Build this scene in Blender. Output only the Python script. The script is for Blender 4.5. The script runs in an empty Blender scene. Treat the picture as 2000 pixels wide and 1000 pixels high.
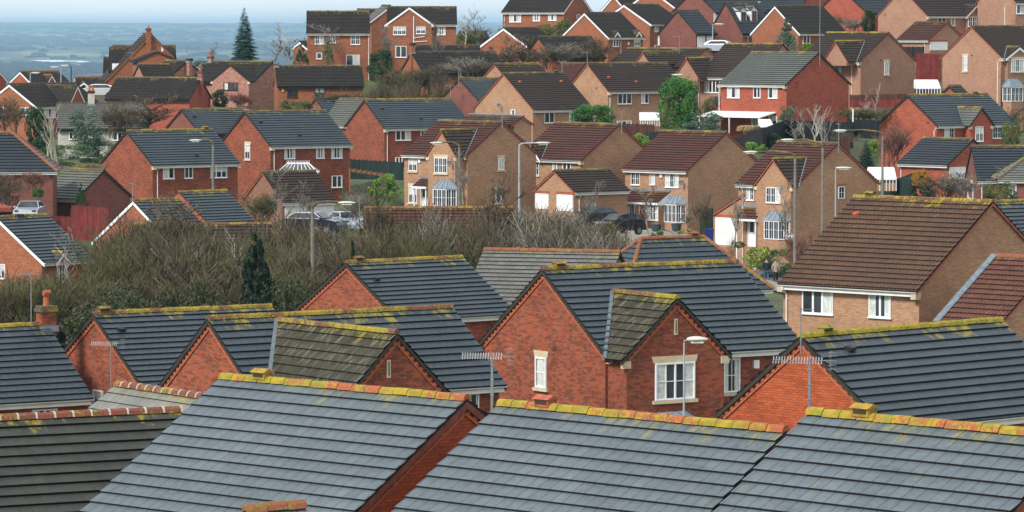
import bpy, math, random
from mathutils import Vector, Matrix
R_ = math.radians
scene = bpy.context.scene
C = scene.collection

# ------------------------------------------------------------------ camera
F_PX, HORIZON, EYE = 8000.0, 52.0, 30.0
TILT = math.atan((500 - HORIZON) / F_PX)
cam_d = bpy.data.cameras.new('camera'); cam = bpy.data.objects.new('camera', cam_d); C.objects.link(cam)
cam_d.sensor_width = 36; cam_d.lens = 36 * F_PX / 2000; cam_d.clip_start = 1; cam_d.clip_end = 60000
cam.location = (0, 0, EYE); cam.rotation_euler = (R_(90) - TILT, 0, 0)
scene.camera = cam

# ------------------------------------------------------------------ sky, sun, exposure
SUN_EL, SUN_AZ = R_(42), R_(-44)          # azimuth measured from behind the camera to the left
w = bpy.data.worlds.new('World'); scene.world = w; w.use_nodes = True
nt = w.node_tree; bg = nt.nodes['Background']
sky = nt.nodes.new('ShaderNodeTexSky'); sky.sky_type = 'NISHITA'; sky.sun_disc = False
sky.sun_elevation = SUN_EL; sky.sun_rotation = R_(180) + SUN_AZ
sky.air_density = 1.0; sky.dust_density = 3.0; sky.ozone_density = 2.0; sky.altitude = 100
# broken high cloud laid over the blue sky (world directions, not screen space)
tc = nt.nodes.new('ShaderNodeTexCoord'); mp = nt.nodes.new('ShaderNodeMapping'); mp.inputs['Scale'].default_value = (2, 2, 9)
cn = nt.nodes.new('ShaderNodeTexNoise'); cn.inputs['Scale'].default_value = 2.2; cn.inputs['Detail'].default_value = 5
cr = nt.nodes.new('ShaderNodeMapRange'); cr.inputs['From Min'].default_value = .3; cr.inputs['From Max'].default_value = .7
cr.inputs['To Min'].default_value = .55; cr.inputs['To Max'].default_value = .92
mx = nt.nodes.new('ShaderNodeMix'); mx.data_type = 'RGBA'; mx.inputs[7].default_value = (8.7, 9.2, 9.5, 1)
nt.links.new(tc.outputs['Generated'], mp.inputs[0]); nt.links.new(mp.outputs[0], cn.inputs[0]); nt.links.new(cn.outputs[0], cr.inputs[0])
nt.links.new(cr.outputs[0], mx.inputs[0]); nt.links.new(sky.outputs[0], mx.inputs[6]); sz = nt.nodes.new('ShaderNodeSeparateXYZ'); hr_ = nt.nodes.new('ShaderNodeMapRange'); hr_.inputs[1].default_value = 0; hr_.inputs[2].default_value = .16; hr_.inputs[3].default_value = 1.35; hr_.inputs[4].default_value = 1
hm = nt.nodes.new('ShaderNodeVectorMath'); hm.operation = 'SCALE'
nt.links.new(tc.outputs['Generated'], sz.inputs[0]); nt.links.new(sz.outputs[2], hr_.inputs[0]); nt.links.new(mx.outputs[2], hm.inputs[0]); nt.links.new(hr_.outputs[0], hm.inputs['Scale']); nt.links.new(hm.outputs[0], bg.inputs[0])
bg.inputs[1].default_value = 0.08
sd = bpy.data.lights.new('sun', 'SUN'); sun = bpy.data.objects.new('sun', sd); C.objects.link(sun)
sd.energy = 3.0; sd.angle = R_(14); sd.color = (1, .96, .9)
sv = Vector((math.sin(SUN_AZ) * math.cos(SUN_EL), -math.cos(SUN_AZ) * math.cos(SUN_EL), math.sin(SUN_EL)))
sun.rotation_euler = sv.to_track_quat('Z', 'Y').to_euler(); sun.location = (0, 0, 200)
scene.view_settings.view_transform = 'Standard'; scene.view_settings.look = 'None'
scene.view_settings.exposure = 0.57; scene.view_settings.gamma = 1
scene.cycles.volume_bounces = 2
HOUSES = [
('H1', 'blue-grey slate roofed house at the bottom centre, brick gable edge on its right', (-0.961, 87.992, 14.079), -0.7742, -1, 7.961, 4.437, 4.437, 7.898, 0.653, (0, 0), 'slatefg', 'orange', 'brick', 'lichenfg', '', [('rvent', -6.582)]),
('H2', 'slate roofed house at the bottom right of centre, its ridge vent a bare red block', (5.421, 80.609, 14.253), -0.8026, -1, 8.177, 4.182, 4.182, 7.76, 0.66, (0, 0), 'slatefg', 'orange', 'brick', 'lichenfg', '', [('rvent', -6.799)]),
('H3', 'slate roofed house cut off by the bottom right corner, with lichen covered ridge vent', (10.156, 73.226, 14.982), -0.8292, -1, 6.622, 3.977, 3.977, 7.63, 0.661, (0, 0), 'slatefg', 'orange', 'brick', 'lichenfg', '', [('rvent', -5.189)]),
('H0', 'dark mossy roofed house at the bottom left with white mortar joints on its ridge', (-13.568, 94.022, 12.802), 0.4894, 1, 6.433, 4.4, 4.4, 8.081, 0.7, (0, 0), 'mossydark', 'red', 'flat', 'mortar', '', []),
('H0b', 'small low building with pale grey roof and mortared lichen ridge behind the dark mossy roof', (-7.231, 103.029, 16.07), -0.967, -1, 5.637, 3.0, 3.0, 4.501, 0.7, (0, 0), 'greyfg', 'red', 'flat', 'mortar', '', []),
('H1x', 'scrap of orange ridge tiles rising at the very bottom edge, left of centre', (-4.592, 70.001, 18.176), 0.5679, 1, 1.174, 1.6, 1.6, 3.52, 0.7, (0, 0), 'slatefg', 'orange', 'flat', 'terra', '', []),
('H4', 'slate roofed house at the left edge with a brick chimney and orange cowl', (-22.133, 148.401, 11.456), 0.5977, 1, 5.891, 3.59, 3.59, 7.505, 0.698, (0, 0), 'slate', 'red', 'flat', 'lichen', '', [('chim', 5.854, 8.203, 0.594, 'cowl'), ('win', 'f', -3.29, 4.023, 4.412, 1.021, 0.577, '2'), ('lichen',)]),
('H5', 'slate roofed red brick house behind the tall TV aerial, left of the twin gabled one', (-15.574, 151.837, 11.812), 0.5618, 1, 7.556, 4.19, 4.19, 7.53, 0.604, (0, 0), 'slate', 'red', 'dark', 'lichen', '', [('win', 'g', 0.1, -0.23, 4.338, 0.809, 0.726, '1s'), ('rvent', 0.458), ('tvent', 0.656, -1.032, 6.904), ('vent', 'g', 0.1, 0.421, 5.073)]),
('H6', 'wide slate roofed brick house with a dark mossy cross gable and stone slit', (-10.036, 134.646, 12.905), 0.6221, 1, 9.82, 3.226, 3.226, 7.475, 0.767, (0, 0), 'slate', 'red', 'dark', 'lichen', '', [('cross', 2.645, 7.303, 1.981, 4.25, 'mossy', 'dark', 5.336), ('slit', -7.176, 2.353, 6.2, 0.573), ('win', 'f', -2.926, 8.473, 4.516, 0.757, 0.553, '2')]),
('H7', 'slate roofed brick house whose plain red gable stands in front of the leafless scrub', (-7.464, 183.346, 12.028), 0.6867, 1, 6.705, 3.99, 3.99, 7.404, 0.602, (0, 0), 'slate', 'red', 'dark', 'lichen', '', [('rvent', 0.724), ('tvent', 0.754, -1.283, 6.633)]),
('H8', 'large red brick house with cross gable, satellite dish and white downpipe at the centre', (1.075, 148.049, 13.275), 0.5843, 1, 8.811, 4.196, 4.196, 7.951, 0.703, (0, 0), 'slate', 'red', 'dark', 'lichen', 'gutterwhite', [('cross', 2.354, 7.082, 2.352, 1.15, 'mossy', 'dark', 4.99), ('slit', -5.046, 2.341, 6.084, 0.583), ('win', 'c', -5.046, 2.304, 4.151, 1.725, 1.315, '2bS'), ('win', 'f', -3.896, 5.654, 4.113, 0.738, 1.228, '1bS'), ('win', 'g', 0.1, 0.163, 4.188, 0.7, 1.1, '1bS'), ('rvent', 0.762), ('dish', 'f', -3.896, 0.497, 4.136), ('pipe', 0.626), ('bay', -5.046, 2.207, 1.745, 1.545, 2.711, 2.95), ('box', 'f', -3.896, 6.739, 4.473), ('vent', 'g', 0.1, -0.683, 5.129)]),
('H9b', 'dark slate hip roofed house with orange hip tiles behind the central ridge', (6.58, 208.653, 11.54), 0.5362, 1, 3.796, 2.641, 2.641, 7.659, 1.007, (1, 1), 'slate', 'red', 'none', 'terra', '', [('rvent', 3.215)]),
('H9a', 'long pale grey tiled roof with orange ridge left of the dark hipped roof', (-1.35, 196.027, 11.783), -0.3032, 1, 6.811, 4.2, 4.2, 7.541, 0.7, (0, 0), 'grey', 'red', 'flat', 'terra', '', []),
('H10', 'large buff brick house with brown ribbed tile roof and wide white gutter', (20.569, 174.959, 13.894), -0.765, -1, 7.626, 5.233, 5.233, 8.622, 0.692, (0, 0), 'brownrib', 'buff', 'terra', 'lichen', 'gutterwhite', [('win', 'f', -4.933, -5.58, 4.345, 1.704, 1.078, '3c'), ('win', 'f', -4.933, -2.174, 4.351, 1.188, 1.063, '2c'), ('pipe', -7.297), ('rvent', -6.711), ('tventr', -6.589, -1.104, 7.867), ('kneel',)]),
('H10x', 'lower ribbed brown roofed wing joined to the big buff brick gable by a lead strip', (22.369, 167.978, 13.047), -0.7781, -1, 3.184, 3.897, 3.897, 7.421, 0.673, (0, 0), 'redrib', 'buff', 'terra', 'terra', '', [('flash',)]),
('H11', 'slate roofed house at the right edge just behind the big brown roof', (25.797, 223.014, 13.472), 0.5896, 1, 6.109, 2.803, 2.803, 6.985, 0.708, (0, 0), 'slate', 'buff', 'flat', 'lichen', '', []),
('H12', 'slate roofed orange brick house with a very mossy ridge and tall aerial at its gable', (8.354, 118.333, 13.541), 0.7793, 1, 9.273, 3.343, 3.343, 7.497, 0.747, (0, 0), 'slate', 'orange', 'dark', 'lichenheavy', '', [('rvent', 1.098), ('tvent', 1.454, -0.638, 7.024)]),
('L2', 'slate roofed house at the left edge with a white bargeboard and small white gablet', (-32.442, 257.648, 10.283), 0.893, 1, 4.407, 4.187, 4.187, 7.731, 0.652, (0, 0), 'slate', 'orangered', 'white', 'lichen', '', [('chim', 1.825, 7.872, 0.541, 'plain'), ('cross', 1.63, 5.557, 0.563, 0.3, 'slate', 'white', 4.899), ('win', 'f', -3.887, 1.833, 4.251, 0.857, 1.159, '2b'), ('win', 'g', 0.1, -0.451, 4.332, 0.414, 0.905, '1')]),
('T1', 'brick house with long white bargeboard half hidden by leafless scrub', (-25.226, 272.115, 12.021), 0.7265, 1, 3.868, 2.315, 4.712, 6.442, 0.623, (0, 0), 'slate', 'orangered', 'white', 'lichen', '', [('win', 'g', 0.1, 0.794, 3.046, 0.46, 1.026, '1')]),
('T1b', 'slate roofed house with an orange verge rising behind the scrub left of the garage', (-22.963, 282.166, 11.562), 0.7217, 1, 4.139, 3.263, 3.263, 7.041, 0.626, (0, 0), 'slate', 'red', 'terraw', 'lichen', '', []),
('T2', 'long brown tiled bungalow mostly hidden by scrub at the left', (-23.956, 257.999, 11.884), 0.0377, 1, 9.092, 4.4, 4.4, 5.681, 0.7, (0, 0), 'brown', 'buffred', 'flat', 'lichen', 'gutterwhite', [('win', 'f', -4.1, 1.697, 2.174, 0.444, 0.765, '1'), ('win', 'f', -4.1, 2.807, 2.059, 0.635, 0.797, '2'), ('win', 'f', -4.1, 3.553, 2.01, 0.54, 0.701, '2'), ('win', 'f', -4.1, 6.586, 2.019, 0.572, 0.861, '2')]),
('T3', 'long red-brown pantiled bungalow behind the scrub below the buff houses', (-9.506, 261.992, 13.285), 0.0428, 1, 9.58, 3.6, 3.6, 5.121, 0.7, (0, 0), 'redbrown', 'buffred', 'flat', 'lichen', '', []),
('L1', 'dark hipped slate roof at the left edge above the parked cars', (-39.112, 300.896, 16.852), 0.0617, 1, 2.381, 3.512, 3.512, 5.368, 0.788, (0, 1), 'slated', 'redpurple', 'none', 'terra', 'gutterwhite', [('hipbrown',)]),
('M1g', 'brick garage with grey mossy roof beside the dark columnar conifer', (-30.366, 305.203, 14.587), -0.7407, -1, 4.222, 2.94, 2.94, 4.73, 0.725, (0, 0), 'greymoss', 'redpurple', 'dark', 'lichen', 'gutterwhite', [('pipe', -3.998)]),
('M1', 'slate roofed red brick house left of the pair, with a lamp post before its wall', (-31.082, 329.947, 13.9), 0.6555, 1, 8.355, 4.056, 4.056, 7.722, 0.671, (0, 0), 'slate', 'red', 'dark', 'lichen', 'gutterwhite', [('win', 'f', -3.756, 1.607, 4.41, 1.069, 0.944, '2'), ('win', 'f', -3.756, 3.509, 4.389, 0.783, 0.906, '2'), ('win', 'f', -3.756, 6.413, 4.368, 1.583, 0.911, '3'), ('pipe', 0.527), ('rvent', 7.611), ('tvent', 4.756, -3.057, 5.665), ('vent', 'g', 0.1, -2.707, 5.254), ('kneel',)]),
('M2', 'slate roofed red brick house in the middle of the row above the double garage', (-22.528, 344.872, 14.996), 0.6366, 1, 8.226, 4.123, 4.123, 7.856, 0.693, (0, 0), 'slate', 'red', 'dark', 'lichen', 'gutterwhite', [('win', 'f', -3.823, 2.019, 4.429, 1.077, 0.943, '2'), ('win', 'f', -3.823, 5.086, 4.394, 0.829, 0.905, '2'), ('win', 'f', -3.823, 6.775, 4.363, 1.094, 0.908, '2'), ('win', 'f', -3.823, 6.794, 1.94, 1.043, 0.995, '2'), ('win', 'g', 0.1, -0.361, 4.486, 0.794, 1.25, '1bS'), ('pipe', 0.447), ('tvent', 0.793, -1.284, 6.971), ('tvent', 3.636, -2.9, 5.842), ('kneel',), ('vent', 'g', 0.1, 0.269, 5.312)]),
('M3', 'slate roof and plain red gable rising behind the two left brick houses', (-31.169, 385.621, 14.955), 0.6228, 1, 6.964, 3.569, 3.569, 7.268, 0.635, (0, 0), 'slate', 'redpurple', 'dark', 'lichen', '', [('tvent', 0.812, -1.148, 6.54), ('vent', 'g', 0.1, 0.271, 6.813)]),
('M4', 'slate roofed red brick house above the dark green fence', (-14.085, 390.071, 15.354), 0.5671, 1, 9.792, 3.909, 3.909, 7.692, 0.689, (0, 0), 'slate', 'red', 'dark', 'lichen', 'gutterwhite', [('win', 'f', -3.609, 2.15, 4.4, 1.697, 1.019, '3'), ('win', 'f', -3.609, 4.476, 4.489, 0.797, 0.876, '2'), ('win', 'f', -3.609, 1.692, 1.982, 0.791, 0.631, '2'), ('pipe', 0.397), ('tvent', 1.237, -1.257, 6.819), ('tvent', 4.728, -2.632, 5.878), ('kneel',), ('vent', 'g', 0.1, -1.455, 5.377)]),
('M4w', 'lower mossy grey wing joined to the left of a red brick gable', (-13.93, 401.144, 15.326), -0.6264, -1, 3.769, 3.154, 3.154, 7.61, 0.827, (0, 0), 'greymoss', 'red', 'none', 'lichen', 'gutterwhite', [('win', 'f', -2.854, -0.379, 4.316, 0.507, 0.997, '1')]),
('M4x', 'small slate roof with lichen ridge left of the mossy grey wing', (-19.791, 412.292, 16.09), 0.5646, 1, 3.105, 2.527, 2.527, 6.725, 0.683, (0, 0), 'slate', 'red', 'dark', 'lichen', '', []),
('M5', 'double garage with brown tiled roof and two white doors', (-18.632, 305.092, 14.474), 0.5554, 1, 4.567, 3.221, 3.221, 4.704, 0.684, (0, 0), 'brown', 'buffdark', 'terra', 'lichengreen', 'gutterwhite', [('garage', 'f', -2.921, 1.335, 1.619, 1.86, 1.368, ''), ('garage', 'f', -2.921, 3.571, 1.66, 1.656, 1.335, '')]),
('M6', 'buff brick house left of the row with bay window, dish and bare tree before it', (-0.7, 318.076, 14.987), -0.7648, -1, 7.119, 4.132, 4.132, 7.62, 0.634, (0, 0), 'redbrown', 'buff', 'terra', 'lichen', 'gutterwhite', [('cross', -1.926, 7.009, 1.698, 1.0, 'brown', 'terra', 4.997), ('win', 'f', -3.832, -6.038, 4.284, 0.907, 1.039, '2bS'), ('win', 'c', -4.832, -1.977, 4.323, 1.392, 1.186, '3bS'), ('win', 'f', -3.832, -6.043, 1.925, 0.907, 1.28, '2bS'), ('win', 'g', -0.1, -0.119, 4.352, 0.63, 0.915, '1bS'), ('win', 'g', -0.1, -0.406, 1.992, 0.629, 1.353, '1bS'), ('bay', -4.832, -1.513, 2.335, 1.236, 2.498, 3.216), ('door', 'f', -3.832, -4.799, 1.721, 0.451, 1.436, 'white'), ('porch', -5.147, -3.627, 2.617, 3.233, 1.0), ('dish', 'c', -4.832, -0.726, 4.51), ('box', 'f', -3.832, -5.302, 4.58)]),
('M6b', 'small garage with red-brown roof and lead strip behind the leftmost buff house', (0.967, 348.145, 19.127), -0.9209, -1, 7.922, 1.224, 1.224, 3.2, 0.572, (0, 0), 'redbrown', 'buff', 'terra', 'dark', '', [('flash2',)]),
('M7', 'buff brick house with small white gablet behind the double garage', (8.579, 325.02, 14.455), -0.8158, -1, 7.54, 4.327, 4.327, 7.8, 0.647, (0, 0), 'redbrown', 'buff', 'terra', 'lichengreen', 'gutterwhite', [('cross', -5.751, 6.181, 1.096, 0.3, 'brown', 'white', 4.936), ('win', 'f', -4.027, -5.798, 4.295, 1.422, 1.144, '3bS'), ('win', 'f', -4.027, -3.235, 4.542, 0.527, 0.609, '1b'), ('win', 'f', -4.027, -1.892, 4.575, 0.99, 0.607, '2'), ('bay', -4.027, -6.012, 1.365, 1.204, 2.511, 3.295), ('kneel',)]),
('M7g', 'double garage with dark brown roof and buff gable among bare trees', (3.197, 312.439, 14.925), 0.6405, 1, 5.365, 2.67, 2.67, 4.108, 0.602, (0, 0), 'brown', 'buff', 'terra', 'lichen', 'gutterwhite', [('garage', 'g', 0.1, 1.61, 1.671, 1.561, 1.1, ''), ('garage', 'g', 0.1, -1.263, 1.652, 1.859, 1.17, ''), ('pipe', 0.572), ('win', 'f', -2.37, 1.733, 1.336, 0.888, 0.546, '2')]),
('M8', 'buff brick house with a red front door, lean-to porch and bay window', (16.719, 318.011, 13.867), -0.7963, -1, 6.929, 4.648, 4.648, 7.94, 0.632, (0, 0), 'redbrown', 'buff', 'terra', 'lichengreen', 'gutterwhite', [('win', 'f', -4.348, -5.685, 4.322, 0.941, 0.998, '2b'), ('win', 'f', -4.348, -3.838, 4.351, 0.549, 0.954, '1b'), ('win', 'f', -4.348, -1.762, 4.287, 1.414, 1.108, '3bc'), ('porchL', -6.809, -1.911, 2.555, 3.393, 1.5), ('win', 'p', -5.648, -5.311, 1.779, 1.603, 1.154, '3b'), ('door', 'p', -5.648, -3.63, 1.437, 0.658, 1.864, 'red'), ('win', 'p', -5.648, -2.536, 1.809, 1.092, 1.187, '2b'), ('bay', -4.348, -1.392, 2.064, 1.116, 2.42, 3.136), ('dish', 'f', -4.348, -0.514, 4.123), ('box', 'f', -4.348, -2.907, 4.614)]),
('M9', 'buff brick house with attached lean-to garage, white bay window and slim lamps before it', (23.942, 299.991, 13.392), -0.8332, -1, 6.239, 4.541, 4.541, 8.083, 0.679, (0, 0), 'redbrown', 'buff', 'terra', 'lichen', 'gutterwhite', [('cross', -1.8, 6.974, 1.968, 0.75, 'brown', 'terra', 4.98), ('win', 'f', -4.241, -4.893, 4.343, 0.789, 0.941, '2b'), ('win', 'c', -4.991, -1.789, 4.364, 1.45, 1.119, '3b'), ('win', 'g', -0.1, 0.379, 4.455, 0.657, 0.902, '1ba'), ('bay', -4.991, -1.398, 2.379, 1.232, 2.498, 3.205), ('door', 'f', -4.241, -4.696, 1.469, 0.736, 2.034, 'white'), ('porch', -5.508, -3.356, 2.527, 3.342, 1.0), ('pipe', -5.613), ('box', 'f', -4.241, -3.871, 4.543), ('leanto', -8.895, 2.606, -5.288, 4.388), ('garage', 'f', -4.241, -7.449, 1.442, 1.918, 1.972, '')]),
('M10', 'red brick house with slate roof and small cross gable at the right', (35.196, 365.015, 16.215), 0.6687, 1, 10.03, 3.953, 3.953, 7.681, 0.678, (0, 0), 'slate', 'redbright', 'dark', 'lichen', 'gutterwhite', [('cross', 4.773, 6.559, 1.531, 0.9, 'greymoss', 'dark', 4.987), ('win', 'f', -3.653, 1.632, 4.382, 1.2, 0.862, '2b'), ('win', 'c', -4.553, 4.489, 4.263, 0.956, 1.32, '2b'), ('win', 'f', -3.653, 7.954, 4.303, 1.872, 1.009, '3b'), ('pipe', -0.264), ('rvent', 8.494), ('vent', 'g', 0.1, 2.185, 5.181), ('vent', 'g', 0.1, -2.533, 5.268)]),
('M10b', 'grey roofed house peeping from behind the red house with the small cross gable', (42.148, 395.364, 17.05), 0.622, 1, 6.035, 3.39, 3.39, 7.259, 0.666, (0, 0), 'slate', 'redbright', 'dark', 'lichen', '', []),
('M11', 'slate roofed red brick garage with a white door at the right', (37.788, 335.113, 16.025), -0.8266, -1, 5.549, 3.279, 3.279, 4.788, 0.637, (0, 0), 'slated', 'redbright', 'flat', 'lichengreen', 'gutterwhite', [('garage', 'g', -0.1, -1.922, 2.01, 1.829, 0.919, ''), ('pipe', -5.242)]),
('M12', 'dark slate roofed brick house at the right edge beside the leafless shrubs', (35.344, 315.43, 13.26), 0.023, 1, 5.645, 3.674, 3.674, 7.546, 0.693, (0, 0), 'slated', 'redpurple', 'flat', 'lichengreen', 'gutterwhite', [('win', 'g', 0.1, 0.687, 4.087, 2.928, 1.224, '1S'), ('pipe', 0.394)]),
('M12b', 'pale grey hipped roof at the right edge in front of the dark slate one', (39.86, 300.775, 14.224), -0.0516, -1, 1.674, 2.694, 2.694, 6.465, 0.692, (0, 1), 'grey', 'redpurple', 'none', 'lichengreen', 'gutterwhite', [('win', 'f', -2.394, -3.237, 3.826, 0.557, 0.934, '2')]),
('U22', 'bright orange-red brick house with slate roof and white patio canopy', (28.423, 379.942, 19.613), -0.8038, -1, 8.463, 4.615, 4.615, 7.981, 0.646, (0, 0), 'greygreen', 'redbright', 'dark', 'lichen', 'gutterwhite', [('win', 'f', -4.315, -6.725, 4.268, 1.562, 1.001, '3'), ('win', 'f', -4.315, -3.748, 4.302, 0.901, 0.995, '2'), ('win', 'f', -4.315, -1.761, 4.302, 1.149, 1.039, '2'), ('win', 'f', -4.315, -3.897, 1.716, 1.095, 0.949, '2'), ('win', 'f', -4.315, -1.78, 1.704, 1.086, 0.945, '2'), ('canopy', -9.292, -1.33, 2.092, 2.527, 2.2), ('kneel',), ('pipe', -8.526), ('vent', 'g', -0.1, -2.853, 5.201)]),
('U20', 'buff-pink brick house with brown roof and slim gable window behind the orange-red one', (37.686, 409.978, 21.472), -0.8393, -1, 8.572, 4.304, 4.304, 7.912, 0.677, (0, 0), 'brown', 'buffpink', 'terra', 'lichen', 'gutterwhite', [('cross', -2.215, 7.053, 1.718, 1.35, 'brown', 'terra', 5.043), ('win', 'f', -4.004, -3.314, 4.313, 1.126, 0.665, '2bS'), ('win', 'g', -0.1, -0.237, 4.363, 0.674, 1.278, '1bS'), ('pipe', -1.258), ('kneel',), ('vent', 'g', -0.1, -1.104, 5.16)]),
('U21', 'buff-pink brick house at the right edge with a lead roofed bay window', (44.201, 395.022, 22.006), 0.6763, 1, 10.056, 4.255, 4.255, 8.043, 0.715, (0, 0), 'brown', 'buffpink', 'terra', 'lichen', 'gutterwhite', [('cross', 2.148, 6.035, 1.781, 0.4, 'brown', 'white', 5.006), ('win', 'g', 0.1, 0.835, 4.417, 0.624, 1.431, '1bS'), ('win', 'c', -4.355, 1.907, 4.272, 1.675, 1.176, '3bS'), ('bay', -4.355, 1.248, 2.578, 0.906, 2.179, 2.999), ('pipe', -0.435), ('kneel',), ('vent', 'g', 0.1, -0.024, 5.236)]),
('U19', 'small buff garage with red-brown roof and white door at the upper right', (46.249, 435.159, 25.951), -0.8532, -1, 4.791, 3.007, 3.007, 4.498, 0.631, (0, 0), 'redbrown', 'buffpink', 'terra', 'dark', 'gutterwhite', [('garage', 'g', -0.1, -1.345, 1.965, 2.533, 0.812, ''), ('pipe', -0.732)]),
('U18', 'buff-pink house with a plain wide gable cut off by the top edge', (43.204, 454.967, 26.137), 0.6279, 1, 9.868, 4.386, 4.386, 8.166, 0.722, (0, 0), 'brown', 'buffpink', 'terra', 'dark', 'gutterwhite', [('cross', 7.063, 6.246, 1.53, 0.4, 'brown', 'white', 5.055), ('win', 'f', -4.086, 2.255, 4.625, 1.21, 0.508, '2'), ('win', 'f', -4.086, 3.923, 4.429, 0.607, 0.905, '1b'), ('win', 'c', -4.486, 6.723, 4.402, 1.759, 1.078, '3b'), ('vent', 'g', 0.1, 2.862, 5.231), ('kneel',)]),
('U18b', 'buff-pink house in the top right corner with a white downpipe', (53.314, 452.332, 27.576), 0.54, 1, 6.773, 3.708, 3.708, 7.926, 0.789, (0, 0), 'brown', 'buffpink', 'terra', 'dark', 'gutterwhite', [('win', 'f', -3.408, 0.741, 4.358, 1.06, 1.064, '2'), ('pipe', -1.421)]),
('U23', 'buff brick house with brown roof beside the two big evergreen bushes', (7.267, 398.211, 18.717), 0.5876, 1, 9.688, 3.73, 3.73, 7.731, 0.732, (0, 0), 'brown', 'buff', 'terra', 'lichengreen', 'gutterwhite', [('win', 'f', -3.43, 2.048, 4.335, 1.637, 1.04, '3'), ('win', 'f', -3.43, 4.45, 4.336, 0.854, 0.993, '2'), ('win', 'f', -3.43, 2.023, 1.834, 1.698, 0.694, '3'), ('pipe', 0.313), ('tventr', 1.264, -1.912, 6.329), ('tventr', 4.098, -2.549, 5.868), ('kneel',), ('vent', 'g', 0.1, -1.502, 5.342)]),
('U24', 'buff brick house with broad plain gable left of the dark green shrub', (-0.852, 384.941, 17.201), 0.675, 1, 7.313, 4.662, 4.662, 8.427, 0.735, (0, 0), 'brown', 'buff', 'terra', 'lichengreen', 'gutterwhite', [('win', 'f', -4.362, 2.043, 4.321, 1.173, 1.004, '2'), ('win', 'f', -4.362, 4.958, 4.305, 1.059, 0.961, '2'), ('win', 'g', 0.1, -1.43, 4.753, 0.691, 0.575, '1'), ('tventr', 1.077, -1.171, 7.57), ('tventr', 6.13, -1.148, 7.575), ('rvent', 6.379), ('dish', 'g', 0.1, 0.302, 5.398)]),
('U26', 'small brown roofed buff gable just behind the house with the broad plain gable', (-1.749, 402.214, 19.326), 0.6102, 1, 5.346, 3.089, 3.089, 7.031, 0.657, (0, 0), 'brown', 'buffpink', 'terra', 'lichengreen', '', []),
('U27', 'reddish brown roof between two buff brick gables', (7.341, 408.23, 18.971), -0.6311, -1, 3.096, 3.253, 3.253, 7.378, 0.731, (0, 0), 'redbrown', 'buff', 'terra', 'lichen', '', []),
('U25', 'dark red brick gable with slate roof, aerial and stout chimney', (-5.148, 398.202, 17.893), 0.6649, 1, 5.587, 3.152, 3.152, 7.076, 0.659, (0, 0), 'slate', 'redpurple', 'dark', 'lichengreen', '', [('chim', 2.639, 6.423, 0.757, 'cowl')]),
('U28', 'long low brown roof with lichen ridge below the white garage door', (20.245, 425.042, 20.821), -0.8631, -1, 12.296, 3.331, 3.331, 6.9, 0.57, (0, 0), 'brown', 'buffpink', 'terra', 'lichengreen', '', [('cross', -3.046, 6.541, 1.254, 3.2, 'brown', 'terra', 5.327), ('chim', -4.56, 6.348, 0.765, 'cowlbig')]),
('U29', 'brown roofed brick house left of the bright slate roofed one with green-framed gablet', (26.796, 405.002, 20.567), -0.6999, -1, 7.274, 4.46, 4.46, 7.703, 0.741, (0, 0), 'brown', 'buffpink', 'none', 'lichen', 'gutterwhite', [('cross', -7.686, 6.297, 1.598, 1.5, 'brown', 'terra', 4.375), ('win', 'f', -4.16, -5.611, 3.517, 1.844, 1.214, '4c'), ('pipe', -7.289)]),
('U12', 'brown-orange brick house with white bargeboards and two tiny gablets', (8.258, 470.033, 23.746), 0.6761, 1, 5.507, 4.369, 4.369, 7.848, 0.652, (0, 0), 'charcoal', 'fired', 'white', 'dark', 'gutterwhite', [('cross', 1.407, 5.672, 0.573, 0.15, 'brown', 'white', 4.972), ('cross', 4.63, 5.728, 0.578, 0.15, 'brown', 'white', 4.996), ('win', 'f', -4.069, 1.305, 4.447, 0.84, 0.933, '2'), ('win', 'f', -4.069, 4.489, 4.469, 0.925, 0.878, '2b'), ('pipe', 2.022), ('box', 'f', -4.069, 3.181, 4.326)]),
('U13', 'brown-orange brick house with white bargeboards and an open porch roof', (13.197, 485.02, 25.272), 0.7968, 1, 6.16, 4.414, 4.414, 7.338, 0.53, (0, 0), 'charcoal', 'fired', 'white', 'dark', 'gutterwhite', [('win', 'f', -4.114, 1.232, 4.518, 0.716, 0.783, '1'), ('win', 'f', -4.114, 2.846, 4.517, 0.719, 0.784, '1'), ('win', 'f', -4.114, 4.695, 4.517, 1.175, 0.787, '3'), ('porchL', 1.466, 6.429, 2.685, 3.819, 1.5), ('win', 'f', -4.114, 1.418, 2.259, 1.075, 0.602, '2')]),
('U14', 'dark slate roofed garage with white door beside the white rendered house', (19.103, 475.209, 26.575), 0.5952, 1, 3.063, 3.843, 3.843, 5.293, 0.701, (0, 0), 'slated', 'redpurple', 'dark', 'dark', '', [('garage', 'f', -3.543, 0.865, 1.716, 0.956, 1.532, ''), ('garage', 'f', -3.543, 2.118, 1.714, 0.812, 1.535, '')]),
('U15', 'white rendered and red brick house with dark roof and twin dormers', (21.745, 492.132, 26.676), 0.6668, 1, 8.243, 4.22, 4.22, 7.737, 0.649, (0, 0), 'slated', 'redpurple', 'dark', 'dark', '', [('render', 'f', -3.92, 2.195, 3.69, 4.713, 2.444, ''), ('win', 'f', -3.92, 1.172, 4.239, 0.892, 1.098, '1w')]),
('U15b', 'dark dormered roof slope beside the white rendered wall', (24.819, 477.736, 26.392), 0.4625, 1, 4.349, 4.127, 4.127, 6.45, 0.884, (0, 0), 'slated', 'redpurple', 'dark', 'dark', '', [('dormer', 0.981, -2.559, 5.861, 4.083, 0.41), ('dormer', 2.416, -2.559, 5.983, 4.083, 0.411)]),
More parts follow.
